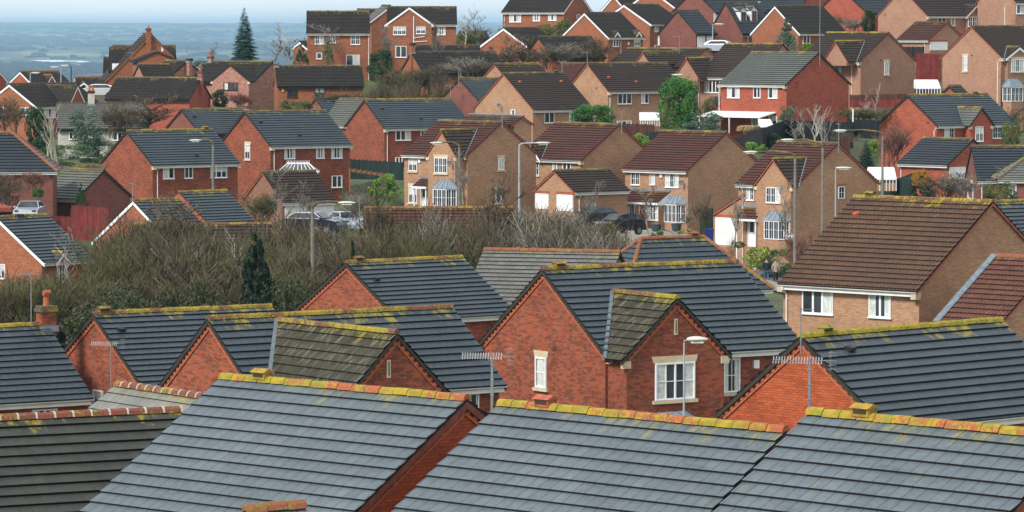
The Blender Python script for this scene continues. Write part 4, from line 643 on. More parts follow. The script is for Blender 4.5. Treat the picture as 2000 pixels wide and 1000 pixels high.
def cross(par, rec, f, rf, wall, kk, full, gm):
    (nm, label, loc, yaw, sg, L, w_, wb, zr, T, hips, rk, wk, vk, _, gk, feats) = rec
    _, u, za, hw, pr, cr, cv, zft = f; crf = ROOFS[cr]; fy = -(w_ - .30); ze = zr - w_ * T; za = min(za, zr - .03)
    zft = min(max(zft, ze - .5), ze + .6) if pr > 1 else ze; Tc = (za - zft) / hw; yf = fy - pr - .10; yw = fy - pr; q = math.sqrt(1 + Tc * Tc); hwx = hw + .06
    zf = za - hwx * Tc; yb = -(zr - za) / T + .0; ybf = max(-(zr - zf) / T, -w_)
    root = MB()
    for s_ in (-1, 1):
        V = Vector((s_, 0, -Tc)) / q; vl = hwx * q
        # u axis runs along +y (into the roof)
        slope(root, (u, yf, za + .03), (0, 1, 0), V, [(0, 0), (yb - yf + .05, 0), (max(.02, ybf - yf + .05), vl), (0, vl)], crf['g'], crf['t'], 0, 0, 3)
        root.add([(u, yf, za), (u + s_ * hwx, yf, zf), (u + s_ * hwx, max(ybf, yf + .02), zf), (u, yb, za)], 1)
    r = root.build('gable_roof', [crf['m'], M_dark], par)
    k = MB(); ridge_run(k, (u, yf, za + .08), (u, yb + .05, za + .08), .45); k.build('ridge', RIDGES[kk if kk not in ('mortar',) else 'lichen'], r)
    for s_ in (-1, 1): board(par, cv, (u, yf + .04, za - .0), (u + s_ * hwx, yf + .04, zf - .0), (0, -1, 0), 'gable_verge')
    zb = -3.0 if full or loc[1] < 200 else ze - .35
    if hw < 1.2 and not full: zb = ze - .05
    m = MB(); ww = hw - .22 if hw > 1.2 else hw - .06; zt = za - ww * Tc - .04
    m.add([(u - ww, yw, zb), (u + ww, yw, zb), (u + ww, yw, zt), (u, yw, za - .05), (u - ww, yw, zt)])
    for s_ in (-1, 1):
        P = [(u + s_ * ww, yw, zb), (u + s_ * ww, fy + .3, zb), (u + s_ * ww, fy + .3, zt), (u + s_ * ww, yw, zt)]; m.add(P if s_ > 0 else P[::-1])
    m.build('gable_wall', wall if not (cv == 'white' and False) else M_render, par)
    if loc[1] < 200 and cv == 'dark':
        mb = MB()
        for s_ in (-1, 1):
            a = Vector((u, yw - .02, za - .30)); b = Vector((u + s_ * ww, yw - .02, zt - .26)); mb.beam(a, b, .05, .07, (0, 0, 1)); n = int((b - a).length / .24)
            for i in range(n): mb.box(a.lerp(b, (i + .5) / n) + Vector((0, 0, .11)), (.11, .07, .11))
        mb.build('corbel', M_vbrick, par)
    # lead valley on the left side
    if nm in ('H6', 'H8', 'M10', 'M6', 'M7', 'M9', 'U20', 'U21'):
        for s_ in ((-1,) if sg > 0 else (1,)):
            a = Vector((u, yb + .03, za + .05)); b = Vector((u + s_ * hwx, ybf + .0, zf + .08)); mb = MB(); mb.beam(a + Vector((s_ * .08, -.0, .03)), b + Vector((s_ * .08, 0, .01)), .13 if loc[1] < 200 else .09, .03, (0, -T, 1)); mb.build('valley_lead', M_lead, r)
    if loc[1] < 200 or full:
        for s_ in (-1, 1):
            mb = MB(); mb.box((u + s_ * (ww + .02), yw + .02, zf - .12), (.34, .16, .26)); mb.build('kneeler_stone', M_stone, par)
def chimney(par, roof, x, y, zt, wd, style, wall, zr):
    m = MB(); zb = zr - 1.6 if zr > 3.1 else -2; hh = zt - zb
    if style == 'white' or style == 'cowlbig': pass
    m.box((x, y, (zb + zt - .2) / 2), (wd, .5, zt - .2 - zb)); ch = m.build('chimney', wall, par if par is roof else roof)
    m = MB(); m.box((x, y, zt - .16), (wd + .12, .62, .12)); m.box((x, y, zt - .05), (wd + .06, .56, .1)); m.build('chimney_cap', M_pot if style == 'cowlbig' else RIDGES['lichengreen'] if style in ('cowl', 'pot') else (M_lead if style == 'white' else M_vdark), ch if par is roof else roof)
    tgt = roof if par is not roof else ch
    def pot(px, h=.45, r=.11):
        m = MB(); m.tube([(px, y, zt - .02), (px, y, zt + h * .85), (px, y, zt + h * .86), (px, y, zt + h)], [r * 1.1, r * .85, r * 1.15, r * 1.1], 10)
        m.build('chimney_pot', M_pot, tgt)
    if style in ('cowl', 'cowlbig'):
        pot(x, .42); m = MB(); m.tube([(x - .13, y - .05, zt + .48), (x + .13, y - .05, zt + .48)], .105, 10); m.build('cowl', M_pot, tgt)
    elif style == 'pot': pot(x, .3)
    elif style == 'two': pot(x - .15, .5); pot(x + .15, .5)
    # lead apron
    m = MB(); m.box((x, y - .27, max(zr - .15, zb + .1)), (wd + .16, .06, .22)); m.build('lead_apron', M_leadl, tgt)
def bay(par, f):
    _, val, u, wd, zb, zt, zrt = f; dpt = .62; c = wd * .20; wd = max(wd, 1.4)
    P = [(u - wd / 2, val), (u - wd / 2 + c, val - dpt), (u + wd / 2 - c, val - dpt), (u + wd / 2, val)]
    mb = MB()
    def prism(m, z0, z1, grow=0, mat=0):
        Q = [(u + (p[0] - u) * (1 + grow), val + (p[1] - val) * (1 + grow * 1.2) + (.01 if p[1] == val else 0)) for p in P]
        for i in range(3): m.add([(Q[i][0], Q[i][1], z0), (Q[i + 1][0], Q[i + 1][1], z0), (Q[i + 1][0], Q[i + 1][1], z1), (Q[i][0], Q[i][1], z1)], mat)
        m.add([(q[0], q[1], z1) for q in Q], mat); m.add([(q[0], q[1], z0) for q in Q][::-1], mat)
    prism(mb, -2, zb - .06, -.02); mbw = mb.build('bay_window', WALLS['buff'] if True else None, par)
    g = MB(); prism(g, zb, zt, -.03); g.build('pane', M_glass, mbw)
    fr = MB(); prism(fr, zb - .06, zb, .04); prism(fr, zt - .04, zt + .06, .06)
    for i in range(3):
        a, b = Vector((P[i][0], P[i][1], 0)), Vector((P[i + 1][0], P[i + 1][1], 0)); d = (b - a); n = 2 if i != 1 else 3
        o = Vector((d.y, -d.x, 0)).normalized()
        for j in range(n + 1):
            p = a.lerp(b, j / n) + o * .0; fr.box(p + Vector((0, 0, (zb + zt) / 2)), (.07, .05, zt - zb), 0, (d.normalized(), o, (0, 0, 1)))
            if j < n:
                p = a.lerp(b, (j + .5) / n); fr.box(p + Vector((0, 0, (zb + zt) / 2)), (.022, .02, zt - zb), 0, (d.normalized(), o, (0, 0, 1)))
        m = a.lerp(b, .5) + Vector((0, 0, (zb + zt) / 2)); fr.box(m, (d.length, .021, .022), 0, (d.normalized(), o, (0, 0, 1)))
    fr.build('frame', M_white, mbw)
    rf = MB(); g_ = .16
    E = [Vector((u + (p[0] - u) * (1 + g_), val + (p[1] - val) * (1 + g_), zt + .065)) for p in P]; Tt = [Vector((u + (p[0] - u) * .62, val - (.0 if i in (0, 3) else .12), max(zrt, zt + .35))) for i, p in enumerate(P)]
    E[0].y = E[3].y = val
    for i in range(3): rf.add([E[i], E[i + 1], Tt[i + 1], Tt[i]])
    rf.add([Tt[0], Tt[1], Tt[2], Tt[3]]); rf.add(E[::-1])
    for i in range(4): rf.tube([E[i] + Vector((0, 0, .02)), Tt[i] + Vector((0, 0, .02))], .03, 5, 1)
    for s_ in (.33, .67): rf.tube([E[1].lerp(E[2], s_) + Vector((0, 0, .02)), Tt[1].lerp(Tt[2], s_) + Vector((0, 0, .02))], .022, 5, 1)
    rf.build('bay_roof', [M_leadl, M_lead], mbw)
def porch(par, f, fy, rf, wall, w_):
    k, xa, xb, z0, z1, dp = f
    if xb < xa: xa, xb = xb, xa
    if k == 'canopy':
        mb = MB(); P = [(xa, fy - dp, z0), (xb, fy - dp, z0), (xb, fy, z1), (xa, fy, z1)]; Q = [(p[0], p[1], p[2] - .1) for p in P]; mb.add(P); mb.add(Q[::-1])
        for i in range(4): mb.add([P[i], Q[i], Q[(i + 1) % 4], P[(i + 1) % 4]])
        cp = mb.build('canopy', M_white, par); mb = MB()
        for x in (xa + .2, (xa + xb) / 2, xb - .2): mb.box((x, fy - dp + .1, (z0 - 2.6) / 2), (.1, .1, z0 + 2.4))
        mb.build('post', M_white, cp); return
    T = max(.2, (z1 - z0) / dp); q = math.sqrt(1 + T * T); m = MB()
    slope(m, (xa, fy, z1), (1, 0, 0), Vector((0, -1, -T)) / q, [(0, 0), (xb - xa, 0), (xb - xa, dp * q), (0, dp * q)], rf['g'], rf['t'], 0, 0, 1)
    m.add([(xa, fy, z1 - .06), (xa, fy - dp, z0 - .06), (xb, fy - dp, z0 - .06), (xb, fy, z1 - .06)], 1)
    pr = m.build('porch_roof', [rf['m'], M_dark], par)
    m = MB(); m.box(((xa + xb) / 2, fy - dp - .02, z0 - .07), (xb - xa + .05, .06, .16))
    for x in (xa, xb): m.add([(x, fy, z1 - .02), (x, fy - dp, z0 - .02), (x, fy - dp, z0 - .18), (x, fy, z0 - .18)])
    m.build('fascia', M_white, pr)
    m = MB(); m.box(((xa + xb) / 2, fy - .06, z1 + .06), (xb - xa, .1, .14)); m.build('lead_flashing', M_leadl, pr)
    if k == 'porchL' and w_ > 4.3:
        m = MB(); y = fy - dp + .2; m.box(((xa + xb) / 2, (y + fy) / 2, (z0 - 3.2) / 2), (xb - xa - .3, abs(y - fy), z0 + 3.0)); m.build('porch_wall', wall, par)
    else:
        m = MB()
        for x in (xa + .12, xb - .12): m.box((x, fy - dp + .12, z0 / 2 - .6), (.09, .09, z0 + 1.0))
        m.build('porch_post', M_white, par)
def dormer(par, f, rf, T, zr):
    _, u, y, zt, zb, hw = f; yb = -(zr - zt) / T; ybb = -(zr - (zt - .55)) / T; ze = zt - .5
    m = MB(); m.add([(u - hw, y, zb), (u + hw, y, zb), (u + hw, y, ze), (u, y, zt), (u - hw, y, ze)])
    for s_ in (-1, 1): m.add([(u + s_ * hw, y, zb), (u + s_ * hw, y + 2.5, zb + 2.0), (u + s_ * hw, y + 2.5, ze), (u + s_ * hw, y, ze)])
    d = m.build('dormer', M_render, par); m = MB(); q = math.sqrt(hw * hw + .25)
    for s_ in (-1, 1): slope(m, (u, y - .15, zt + .06), (0, 1, 0), Vector((s_ * hw, 0, -.5)) / q, [(0, 0), (3.2, 0), (2.6, q + .1), (0, q + .1)], .3, .03, 0, 0, 2)
    m.build('dormer_roof', [rf['m'], M_dark], d)
    window(d, (u, y - .005, (zb + ze) / 2), (1, 0, 0), (0, -1, 0), hw * 1.5, (ze - zb) * .85, '2wn') if False else None
    m = MB(); m.box((u, y - .02, (zb + ze) / 2), (hw * 1.5, .06, (ze - zb) * .95)); m.build('window_frame', M_wood, d)
    m = MB(); 
    for s_ in (-1, 1): m.box((u + s_ * hw * .36, y - .055, (zb + ze) / 2), (hw * .5, .02, (ze - zb) * .75))
    m.build('pane', M_glass, d)
for rec in HOUSES: house(rec)
# ------------------------------------------------------------------ ground
CTRL = BASES + [(0, 40, 8), (-60, 40, 8), (60, 40, 8), (-60, 150, 11.5), (60, 150, 12), (-30, 235, 12.9), (-8, 245, 12.6), (-45, 240, 13), (17, 302, 11.6), (12, 290, 11.8), (18, 284, 12.25), (20, 275, 12.2), (-150, 300, 15), (150, 300, 16), (-150, 560, 12), (150, 560, 34),
                (-5, 270, 12.8), (8, 275, 12.0), (-12, 415, 21.0), (-40, 300, 15.5), (-36, 310, 15.5)]
def ground(x, y):
    if y > 540: k = min(1, (y - 540) / 900); k = k * k * (3 - 2 * k)
    else: k = 0
    z = 0
    if k < 1:
        sw = sz = 0
        for a, b, c in CTRL:
            d = ((x - a) ** 2 + (y - b) ** 2 + 9) ** -1.6; sw += d; sz += d * c
        z = sz / sw
    if k:
        far = -72 if y < 8000 else -72 + (y - 8000) * .0054
        far += (math.sin(x * .0012 + y * .0004) * 3 + math.sin(x * .0005 - y * .0004) * 4) * min(1, abs(y - 10200) / 8000)
        z = z * (1 - k) + far * k
    return z
def grid(name, xs, ys, mat, kind='structure', dz=0, rough=None):
    v = [(x, y, ground(x, y) + dz + (rough(x, y) if rough else 0)) for y in ys for x in xs]; n = len(xs)
    f = [(j * n + i, j * n + i + 1, (j + 1) * n + i + 1, (j + 1) * n + i) for j in range(len(ys) - 1) for i in range(n - 1)]
    me = bpy.data.meshes.new(name); me.from_pydata(v, [], f); me.materials.append(mat); me.polygons.foreach_set('use_smooth', [True] * len(f)); me.update()
    o = bpy.data.objects.new(name, me); C.objects.link(o); o['kind'] = kind; return o
m, nt_, bs = new_mat('rough_grass_ground'); g = N(nt_); tcn = g.n('TexCoord'); o_ = tcn.outputs['Object']
c = g.mix(g.ramp(g.noise(o_, .35, 5, .65), .38, .62), (.035, .045, .016), (.075, .10, .022)); c = g.mix(g.ramp(g.noise(o_, .12, 3), .5, .65), c, (.055, .04, .025)); c = g.mix(g.ramp(g.noise(o_, 5, 3), .4, .7, 0, .4), c, (.03, .035, .015))
g.put(bs.inputs['Base Color'], c); bs.inputs['Roughness'].default_value = .95; M_ground = m
m, nt_, bs = new_mat('valley_fields'); g = N(nt_); tcn = g.n('TexCoord'); o_ = tcn.outputs['Object']
vo = g.n('TexVoronoi'); g.put(vo.inputs['Vector'], g.scale(o_, (.004, .0012, .001))); vo.inputs['Scale'].default_value = 1
sp = g.n('SeparateColor'); nt_.links.new(vo.outputs['Color'], sp.inputs[0])
c = g.mix(sp.outputs[0], (.02, .035, .02), (.20, .22, .09)); c = g.mix(g.ramp(sp.outputs[1], .6, .9), c, (.24, .18, .11)); c = g.mix(g.ramp(g.noise(g.scale(o_, (.0025, .0008, .01)), 1, 5, .65), .44, .52), c, (.012, .017, .016))
g.put(bs.inputs['Base Color'], c); bs.inputs['Roughness'].default_value = 1; M_far = m
grid('ground', [-420, -330, -260, -210, -175, -150, -134] + [x * 3 for x in range(-40, 41)] + [134, 150, 175, 210, 260, 330, 420], [30 + y * 3.2 for y in range(0, 200)], M_ground)
ys_ = [668 + 60 * i for i in range(20)] + [1868 * 1.025 ** i for i in range(1, 118)]
vv = []; nx = 130
for y in ys_:
    for i in range(nx + 1): x = (i / nx - .5) * y * .55; vv.append((x, y, ground(x, y) - .3))
me = bpy.data.meshes.new('valley_land'); me.from_pydata(vv, [], [(j * (nx + 1) + i, j * (nx + 1) + i + 1, (j + 1) * (nx + 1) + i + 1, (j + 1) * (nx + 1) + i) for j in range(len(ys_) - 1) for i in range(nx)]); me.materials.append(M_far); me.update()
o = bpy.data.objects.new('valley_land', me); C.objects.link(o); o['kind'] = 'structure'
M_wood_far = plain('far_woodland', (.008, .013, .01), 1, .35, .01)
def far_woods():       # hedges and copses, far too many to count
    r = random.Random(5); v = []; f = []
    for i in range(14000):
        y = 5200 * (6.2 ** r.random()); x = (r.random() - .55) * y * .27
        c = math.sin(x * .004 + y * .0013) + math.sin(x * .0016 - y * .0011 + 1) + math.sin(x * .009 + y * .0045)
        if c < .35 and r.random() > .10: continue
        if 9800 < y < 10950 and -.13 < x / y < -.095: continue
        s = r.uniform(6, 18) * (1 + y / 16000); h = r.uniform(7, 14); z = ground(x, y) - 1; n = 6; b = len(v)
        for k, zz in ((.9, 0), (1, .45), (.62, .85)):
            for t in range(n): a = t * 2 * math.pi / n + r.uniform(-.3, .3); q = k * r.uniform(.75, 1.2); v.append((x + math.cos(a) * s * q, y + math.sin(a) * s * q * .7, z + h * zz * r.uniform(.85, 1.1)))
        for q in range(2):
            for t in range(n): f.append((b + q * n + t, b + q * n + (t + 1) % n, b + (q + 1) * n + (t + 1) % n, b + (q + 1) * n + t))
        f.append(tuple(b + 2 * n + t for t in range(n)))
    me = bpy.data.meshes.new('far_woodland'); me.from_pydata(v, [], f); me.materials.append(M_wood_far); me.update(); o = bpy.data.objects.new('far_woodland', me); C.objects.link(o); tag(o, 'dark hedges and copses across the hazy valley', 'woodland', kind='stuff')
far_woods()
# flooded gravel pit shining in the valley
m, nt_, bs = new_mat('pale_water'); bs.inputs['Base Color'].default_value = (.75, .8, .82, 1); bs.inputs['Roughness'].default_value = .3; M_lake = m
def sheet(name, pts, mat, kind='structure'):
    mb = MB(); mb.add(pts, 0); o = mb.build(name, mat); o['kind'] = kind; return o
def lake(px0, px1, pyn, pyf, Y0, Y1, nm='lake'):
    zz = at(px0, pyn, Y0).z; r = random.Random(int(px0)); P = []; n = 14
    for i in range(n + 1): p = at(px0 + (px1 - px0) * i / n, pyn, Y0); P.append((p.x, Y0 + r.uniform(-60, 60) + abs(i - n / 2) / n * (Y1 - Y0) * .7, zz))
    for i in range(n, -1, -1): p = at(px0 + (px1 - px0) * i / n, pyf, Y1); P.append((p.x, Y1 + r.uniform(-60, 60) - abs(i - n / 2) / n * (Y1 - Y0) * .2, zz))
    sheet(nm, P, M_lake)
lake(58, 124, 121.5, 117, 10000, 10720); lake(134, 168, 122, 118, 10080, 10640)
# roads and drives
M_asph = plain('damp_asphalt', (.085, .085, .088), .7, .2, .8); M_pave = plain('concrete_path', (.22, .21, .19), .85, .2, 1.2); M_grass = plain('bright_lawn', (.085, .19, .02), .9, .35, 2.5)
def strip(name, pts, w_, mat, dz=.06):
    P = []
    for i in range(len(pts) - 1):
        a, b = Vector(pts[i] + (0,)), Vector(pts[i + 1] + (0,)); n = max(1, int((b - a).length / 2))
        P += [a.lerp(b, k / n) for k in range(n)]
    P.append(Vector(pts[-1] + (0,))); mb = MB(); pr = None
    for i, p in enumerate(P):
        d = (P[min(i + 1, len(P) - 1)] - P[max(i - 1, 0)]).normalized(); s = Vector((-d.y, d.x, 0)); row = []
        for k in (-.5, -.17, .17, .5):
            q = p + s * w_ * k; row.append(Vector((q.x, q.y, ground(q.x, q.y) + dz)))
        if pr:
            for k in range(3): mb.add([pr[k], pr[k + 1], row[k + 1], row[k]])
        pr = row
    o = mb.build(name, mat); o['kind'] = 'structure'; return o
strip('road', [(24, 262), (20.5, 282), (18.5, 303), (14, 322), (11.5, 345)], 5.5, M_asph)
strip('pavement', [(20, 262), (17, 285), (15.4, 303), (11, 322)], 1.6, M_pave, .16)
strip('drive', [(8.5, 296), (9.5, 308), (10.2, 318)], 6, M_pave, .10)
strip('car_park', [(-20, 296), (-10, 297)], 7, M_asph, .08)
strip('car_park', [(-45, 296), (-33, 296)], 12, M_asph, .08)
strip('lawn', [(12.5, 290), (17.5, 291.5)], 3, M_grass, .12)
strip('grass_verge', [(-36, 211), (-20, 213), (0, 215)], 9, M_grass, .05)
strip('footpath', [(-37, 217), (-20, 222), (0, 226)], 1.4, M_pave, .12)
strip('grass_bank', [(-15.5, 404), (-5.5, 404)], 6, M_grass, 1.2)

# ------------------------------------------------------------------ vegetation
def leaf_mat(name, a, b_, rough=.6):
    m, nt, bs = new_mat(name); g = N(nt); gi = g.n('NewGeometry'); 
    c = g.mix(gi.outputs['Random Per Island'], a, b_); tcn = g.n('TexCoord'); c = g.mix(g.ramp(g.noise(tcn.outputs['Object'], 1.3, 2), .35, .65, 0, .6), c, tuple(x * .55 for x in a))
    g.put(bs.inputs['Base Color'], c); bs.inputs['Roughness'].default_value = rough; bs.inputs['Specular IOR Level'].default_value = .3; return m
L_dark = leaf_mat('dark_evergreen_leaf', (0.016, 0.046, 0.016), (0.039, 0.098, 0.026)); L_pine = leaf_mat('pine_needle', (.006, .018, .008), (.016, .042, .016)); L_green = leaf_mat('green_leaf', (0.034, 0.119, 0.020), (0.085, 0.238, 0.034))
L_blue = leaf_mat('blue_green_needle', (0.014, 0.048, 0.036), (0.042, 0.108, 0.072)); L_grey = leaf_mat('grey_green_leaf', (0.065, 0.111, 0.072), (0.130, 0.195, 0.130))
L_light = leaf_mat('fresh_green_leaf', (0.112, 0.238, 0.028), (0.238, 0.420, 0.056)); L_olive = leaf_mat('olive_green_leaf', (0.075, 0.112, 0.030), (0.150, 0.195, 0.053))
L_yel = leaf_mat('yellow_orange_leaf', (.45, .30, .02), (.45, .13, .02)); L_yel2 = leaf_mat('yellow_flower', (.5, .45, .03), (.35, .33, .05)); L_tan = leaf_mat('dry_grass_blade', (.38, .25, .12), (.55, .40, .22))
L_hedge = leaf_mat('hedge_leaf', (0.032, 0.088, 0.019), (0.080, 0.176, 0.032)); L_var = leaf_mat('variegated_leaf', (0.070, 0.168, 0.028), (0.420, 0.462, 0.070)); L_redl = leaf_mat('red_leaf', (.25, .03, .015), (.12, .03, .02))
B_brown = leaf_mat('brown_twig', (.075, .058, .036), (.17, .13, .08), .9); B_grey = leaf_mat('grey_twig', (.16, .145, .12), (.28, .25, .21), .9); B_olive = leaf_mat('mossy_twig', (.065, .065, .025), (.14, .13, .055), .9)
B_pale = leaf_mat('pale_birch_bark', (.30, .28, .23), (.42, .40, .34), .8); B_dark = leaf_mat('dark_bark', (.035, .028, .02), (.06, .05, .035), .9); B_red = leaf_mat('reddish_twig', (0.182, 0.084, 0.063), (0.252, 0.126, 0.084), .9)
def stick(V, Fc, a, b, ra, rb):
    d = b - a
    if d.length < 1e-4: return
    s = d.cross(Vector((.3, .2, 1)) if abs(d.normalized().z) < .95 else Vector((1, .2, 0))).normalized(); t = d.cross(s).normalized(); i = len(V)
    for q, r in ((a, ra), (b, rb)):
        for k in range(3): V.append(q + s * math.cos(k * 2.094) * r + t * math.sin(k * 2.094) * r)
    for k in range(3): Fc.append((i + k, i + (k + 1) % 3, i + 3 + (k + 1) % 3, i + 3 + k))
def grow(V, Fc, p, d, L, r, depth, rg, spread, upb, kids=3, minr=.009):
    n = 3; q = p
    pts = [p]
    for i in range(n):
        d = (d + Vector((rg.uniform(-1, 1), rg.uniform(-1, 1), rg.uniform(-.6, 1) * 1)) * .16 + Vector((0, 0, upb * .08))).normalized()
        q2 = q + d * (L / n); r2 = max(minr, r * (1 - .22 * (i + 1) / n * 1.4)); stick(V, Fc, q, q2, max(minr, r * (1 - .22 * i / n * 1.4)), r2); q = q2; pts.append(q)
    if depth <= 0: return
    for k in range(kids + (1 if rg.random() < .5 else 0)):
        t = rg.uniform(.35, 1.) if k else 1.; b = pts[0].lerp(pts[-1], t) if t < 1 else pts[-1]
        if t < 1: j = t * n; b = pts[int(j)].lerp(pts[min(n, int(j) + 1)], j - int(j))
        a = rg.uniform(0, 6.283); sd = Vector((math.cos(a), math.sin(a), rg.uniform(-.2, .5)))
        nd = (d * (1 - spread) + sd * spread + Vector((0, 0, upb * .25))).normalized()
        grow(V, Fc, b, nd, L * rg.uniform(.55, .85), max(minr, r * rg.uniform(.45, .62)), depth - 1, rg, spread, upb, kids, minr)
def mesh_of(name, V, Fc, mat):
    me = bpy.data.meshes.new(name); me.from_pydata([tuple(v) for v in V], [], Fc); me.materials.append(mat); me.update(); return me
def fit_unit(V):
    """scale so that the plant is 1 high and about 1 wide in each direction"""
    zs = max(v.z for v in V); xs = sorted(abs(v.x) for v in V)[int(len(V) * .97)] * 2; ys = sorted(abs(v.y) for v in V)[int(len(V) * .97)] * 2
    return zs, (xs + ys) / 2
def leaves(n, size, rg, shape, V=None, Fc=None):
    V = [] if V is None else V; Fc = [] if Fc is None else Fc
    for i in range(n):
        p = shape(rg); a = Vector((rg.gauss(0, 1), rg.gauss(0, 1), rg.gauss(0, 1))).normalized(); b = a.cross(Vector((rg.gauss(0, 1), rg.gauss(0, 1), rg.gauss(0, 1)))).normalized(); s = size * rg.uniform(.6, 1.4); k = len(V)
        V += [p - a * s, p + b * s * .55, p + a * s, p - b * s * .55]; Fc.append((k, k + 1, k + 2, k + 3))
    return V, Fc
def lumpy(seed, cone=0.0, flat=0.0, lumps=26):
    r = random.Random(seed); L = []
    for i in range(lumps):
        z = r.uniform(.10, .95); prof = (math.sqrt(max(0, 1 - (2 * z - 1) ** 2)) if not cone else (1 - z) ** .75 * (1 - cone) + (1 - z) * cone) * .5
        if not cone and z < .5: prof = max(prof, .40)
        a = r.uniform(0, 6.28); k = prof * r.uniform(.5, .95); L.append((Vector((math.cos(a) * k, math.sin(a) * k, z)), r.uniform(.08, .17) * (1 if not cone else (1.1 - z))))
    def f(rg):
        c, s = L[rg.randrange(len(L))]; d = Vector((rg.gauss(0, 1), rg.gauss(0, 1), rg.gauss(0, 1))).normalized(); q = c + d * s * rg.uniform(.65, 1.1) ** .5 * rg.choice((1, 1, .8)); q.z = max(0, q.z); return q
    return f
def proto_bush(name, mat, n, size, seed, cone=0., lumps=30): V, Fc = leaves(n, size, random.Random(seed), lumpy(seed, cone, lumps=lumps)); return mesh_of(name, V, Fc, mat)
def conifer_mesh(name, mat, seed, tiers=26, droop=.25, dens=11):
    rg = random.Random(seed); V = []; Fc = []
    for i in range(tiers):
        z = .06 + .92 * (i / tiers) ** .95; R = .5 * (1 - z) ** .85 + .012; nb = max(4, int(dens * (1 - z) + 4)); 
        for b in range(nb):
            a = rg.uniform(0, 6.28); Rb = R * rg.uniform(.65, 1.12); st = Vector((0, 0, z)); en = Vector((math.cos(a) * Rb, math.sin(a) * Rb, z + rg.uniform(-.02, .015) - droop * Rb * .25))
            d = en - st; sd = d.cross(Vector((0, 0, 1))).normalized()
            m_ = max(3, int(Rb / .018))
            for j in range(m_):
                t = (j + rg.random()) / m_; p = st + d * t; wv = Rb * .28 * (1.05 - t) + .006
                for s_ in (-1, 1):
                    q = p + d.normalized() * wv * .7 + sd * s_ * wv + Vector((0, 0, rg.uniform(-.012, .004))); k = len(V); V += [p, p + d.normalized() * .012, q, q - Vector((0, 0, .008))]; Fc.append((k, k + 1, k + 2, k + 3))
    return mesh_of(name, V, Fc, mat)
def plant(name, meshes, x, y, z0, h, wd, label, cat, group=None, rz=None):
    """meshes: list of (partname, mesh) of unit size; one part -> a plain object, several -> an Empty with parts"""
    rz = rnd.uniform(0, 6.28) if rz is None else rz
    if len(meshes) == 1:
        o = bpy.data.objects.new(name, meshes[0][1]); C.objects.link(o); o.location = (x, y, z0); o.scale = (wd, wd, h); o.rotation_euler = (0, 0, rz); return tag(o, label, cat, group)
    e = empty(name, (x, y, z0), rz, label, cat, group); e.scale = (wd, wd, h)
    for pn, me in meshes: o = bpy.data.objects.new(pn, me); C.objects.link(o); o.parent = e
    return e
PG = dict(bare_tree='leafless trees between the houses', birch_tree='leafless birches between the houses', bare_shrub='leafless shrubs in the gardens', conifer_tree='conifers in the gardens', evergreen_bush='evergreen bushes in the gardens', pine_tree='conifers in the scrub', hedge='green hedges at the left', ivy_tree='dark ivy covered trees', laurel_bush='laurel bushes in the gardens')
def place(name, meshes, px, pt, Y, wpx, label, cat, base=None, group=None, sink=.1):
    """px centre, pt top pixel row, Y distance, wpx width in photo pixels"""
    group = group or PG.get(name); t = at(px, pt, Y); z0 = at(px, base, Y).z if base else ground(t.x, Y) - sink
    if t.z - z0 < .4: z0 = t.z - .4
    return plant(name, meshes, t.x, Y, z0, t.z - z0, wpx * Y / F_PX, label, cat, group)
def unit_tree(name, mat, seed, depth, L, spread, upb, kids, r=.02, stems=1, trunk=.3, minr=.0016, splay=.25):
    rg = random.Random(seed); V = []; Fc = []; TV = []; TF = []
    for s_ in range(stems):
        p = Vector((rg.uniform(-.12, .12), rg.uniform(-.12, .12), 0)) if stems > 1 else Vector((0, 0, 0)); d = Vector((rg.uniform(-splay, splay), rg.uniform(-splay, splay), 1)).normalized()
        if stems == 1:
            q = p; n = 6
            for i in range(n):
                d = (d + Vector((rg.uniform(-.06, .06), rg.uniform(-.06, .06), .12))).normalized(); q2 = q + d * trunk * 2.1 / n; stick(TV, TF, q, q2, r * (1 - .09 * i), r * (1 - .09 * (i + 1)))
                if i > 1:
                    for k in range(kids):
                        a = rg.uniform(0, 6.28); nd = (d * (1 - spread) + Vector((math.cos(a), math.sin(a), .25)) * spread).normalized(); grow(V, Fc, q.lerp(q2, rg.random()), nd, L * rg.uniform(.7, 1) * (1 - .07 * i), r * .5, depth - 1, rg, spread, upb, kids, minr)
                q = q2
            grow(V, Fc, q, d, L, r * .5, depth, rg, spread, upb, kids, minr)
        else: grow(V, Fc, p, d, L * rg.uniform(.7, 1.2), r, depth, rg, spread, upb, kids, minr)
    al = V + TV; zs = max(v.z for v in al); ws = sorted(max(abs(v.x), abs(v.y)) for v in al)[int(len(al) * .96)] * 2
    for v in al: v.x /= ws; v.y /= ws; v.z /= zs
    out = []
    if TV: out.append(('trunk', mesh_of('trunk', TV, TF, mat)))
    out.append(('crown' if TV else 'twigs', mesh_of('crown', V, Fc, mat))); return out
P_shrub = [unit_tree('shrub', mt, 20 + i, 3, .30, .58, .35, 4, r=.011, stems=(9, 12, 7, 10, 9, 11)[i], minr=.0032, splay=.5) for i, mt in enumerate((B_brown, B_olive, B_grey, B_red, B_olive, B_brown))]
P_birch = [unit_tree('birch', B_pale, 40 + i, 3, .34, .38, .6, 2, r=.016, trunk=.38, minr=.0026) for i in range(3)]
P_thin = [unit_tree('thin', B_grey, 50 + i, 3, .3, .38, .8, 3, r=.013, trunk=.36, minr=.0026) for i in range(3)]
P_bare = [unit_tree('bare', B_brown, 60 + i, 4, .34, .45, .5, 3, r=.028, trunk=.22, minr=.003) for i in range(2)]
P_multi = [unit_tree('multi', B_pale, 70 + i, 3, .5, .3, 1.0, 2, r=.014, stems=4, minr=.0028, splay=.25) for i in range(2)]
P_round = [('twigs', proto_bush('twiggy_round', B_brown, 9000, .022, 5))]
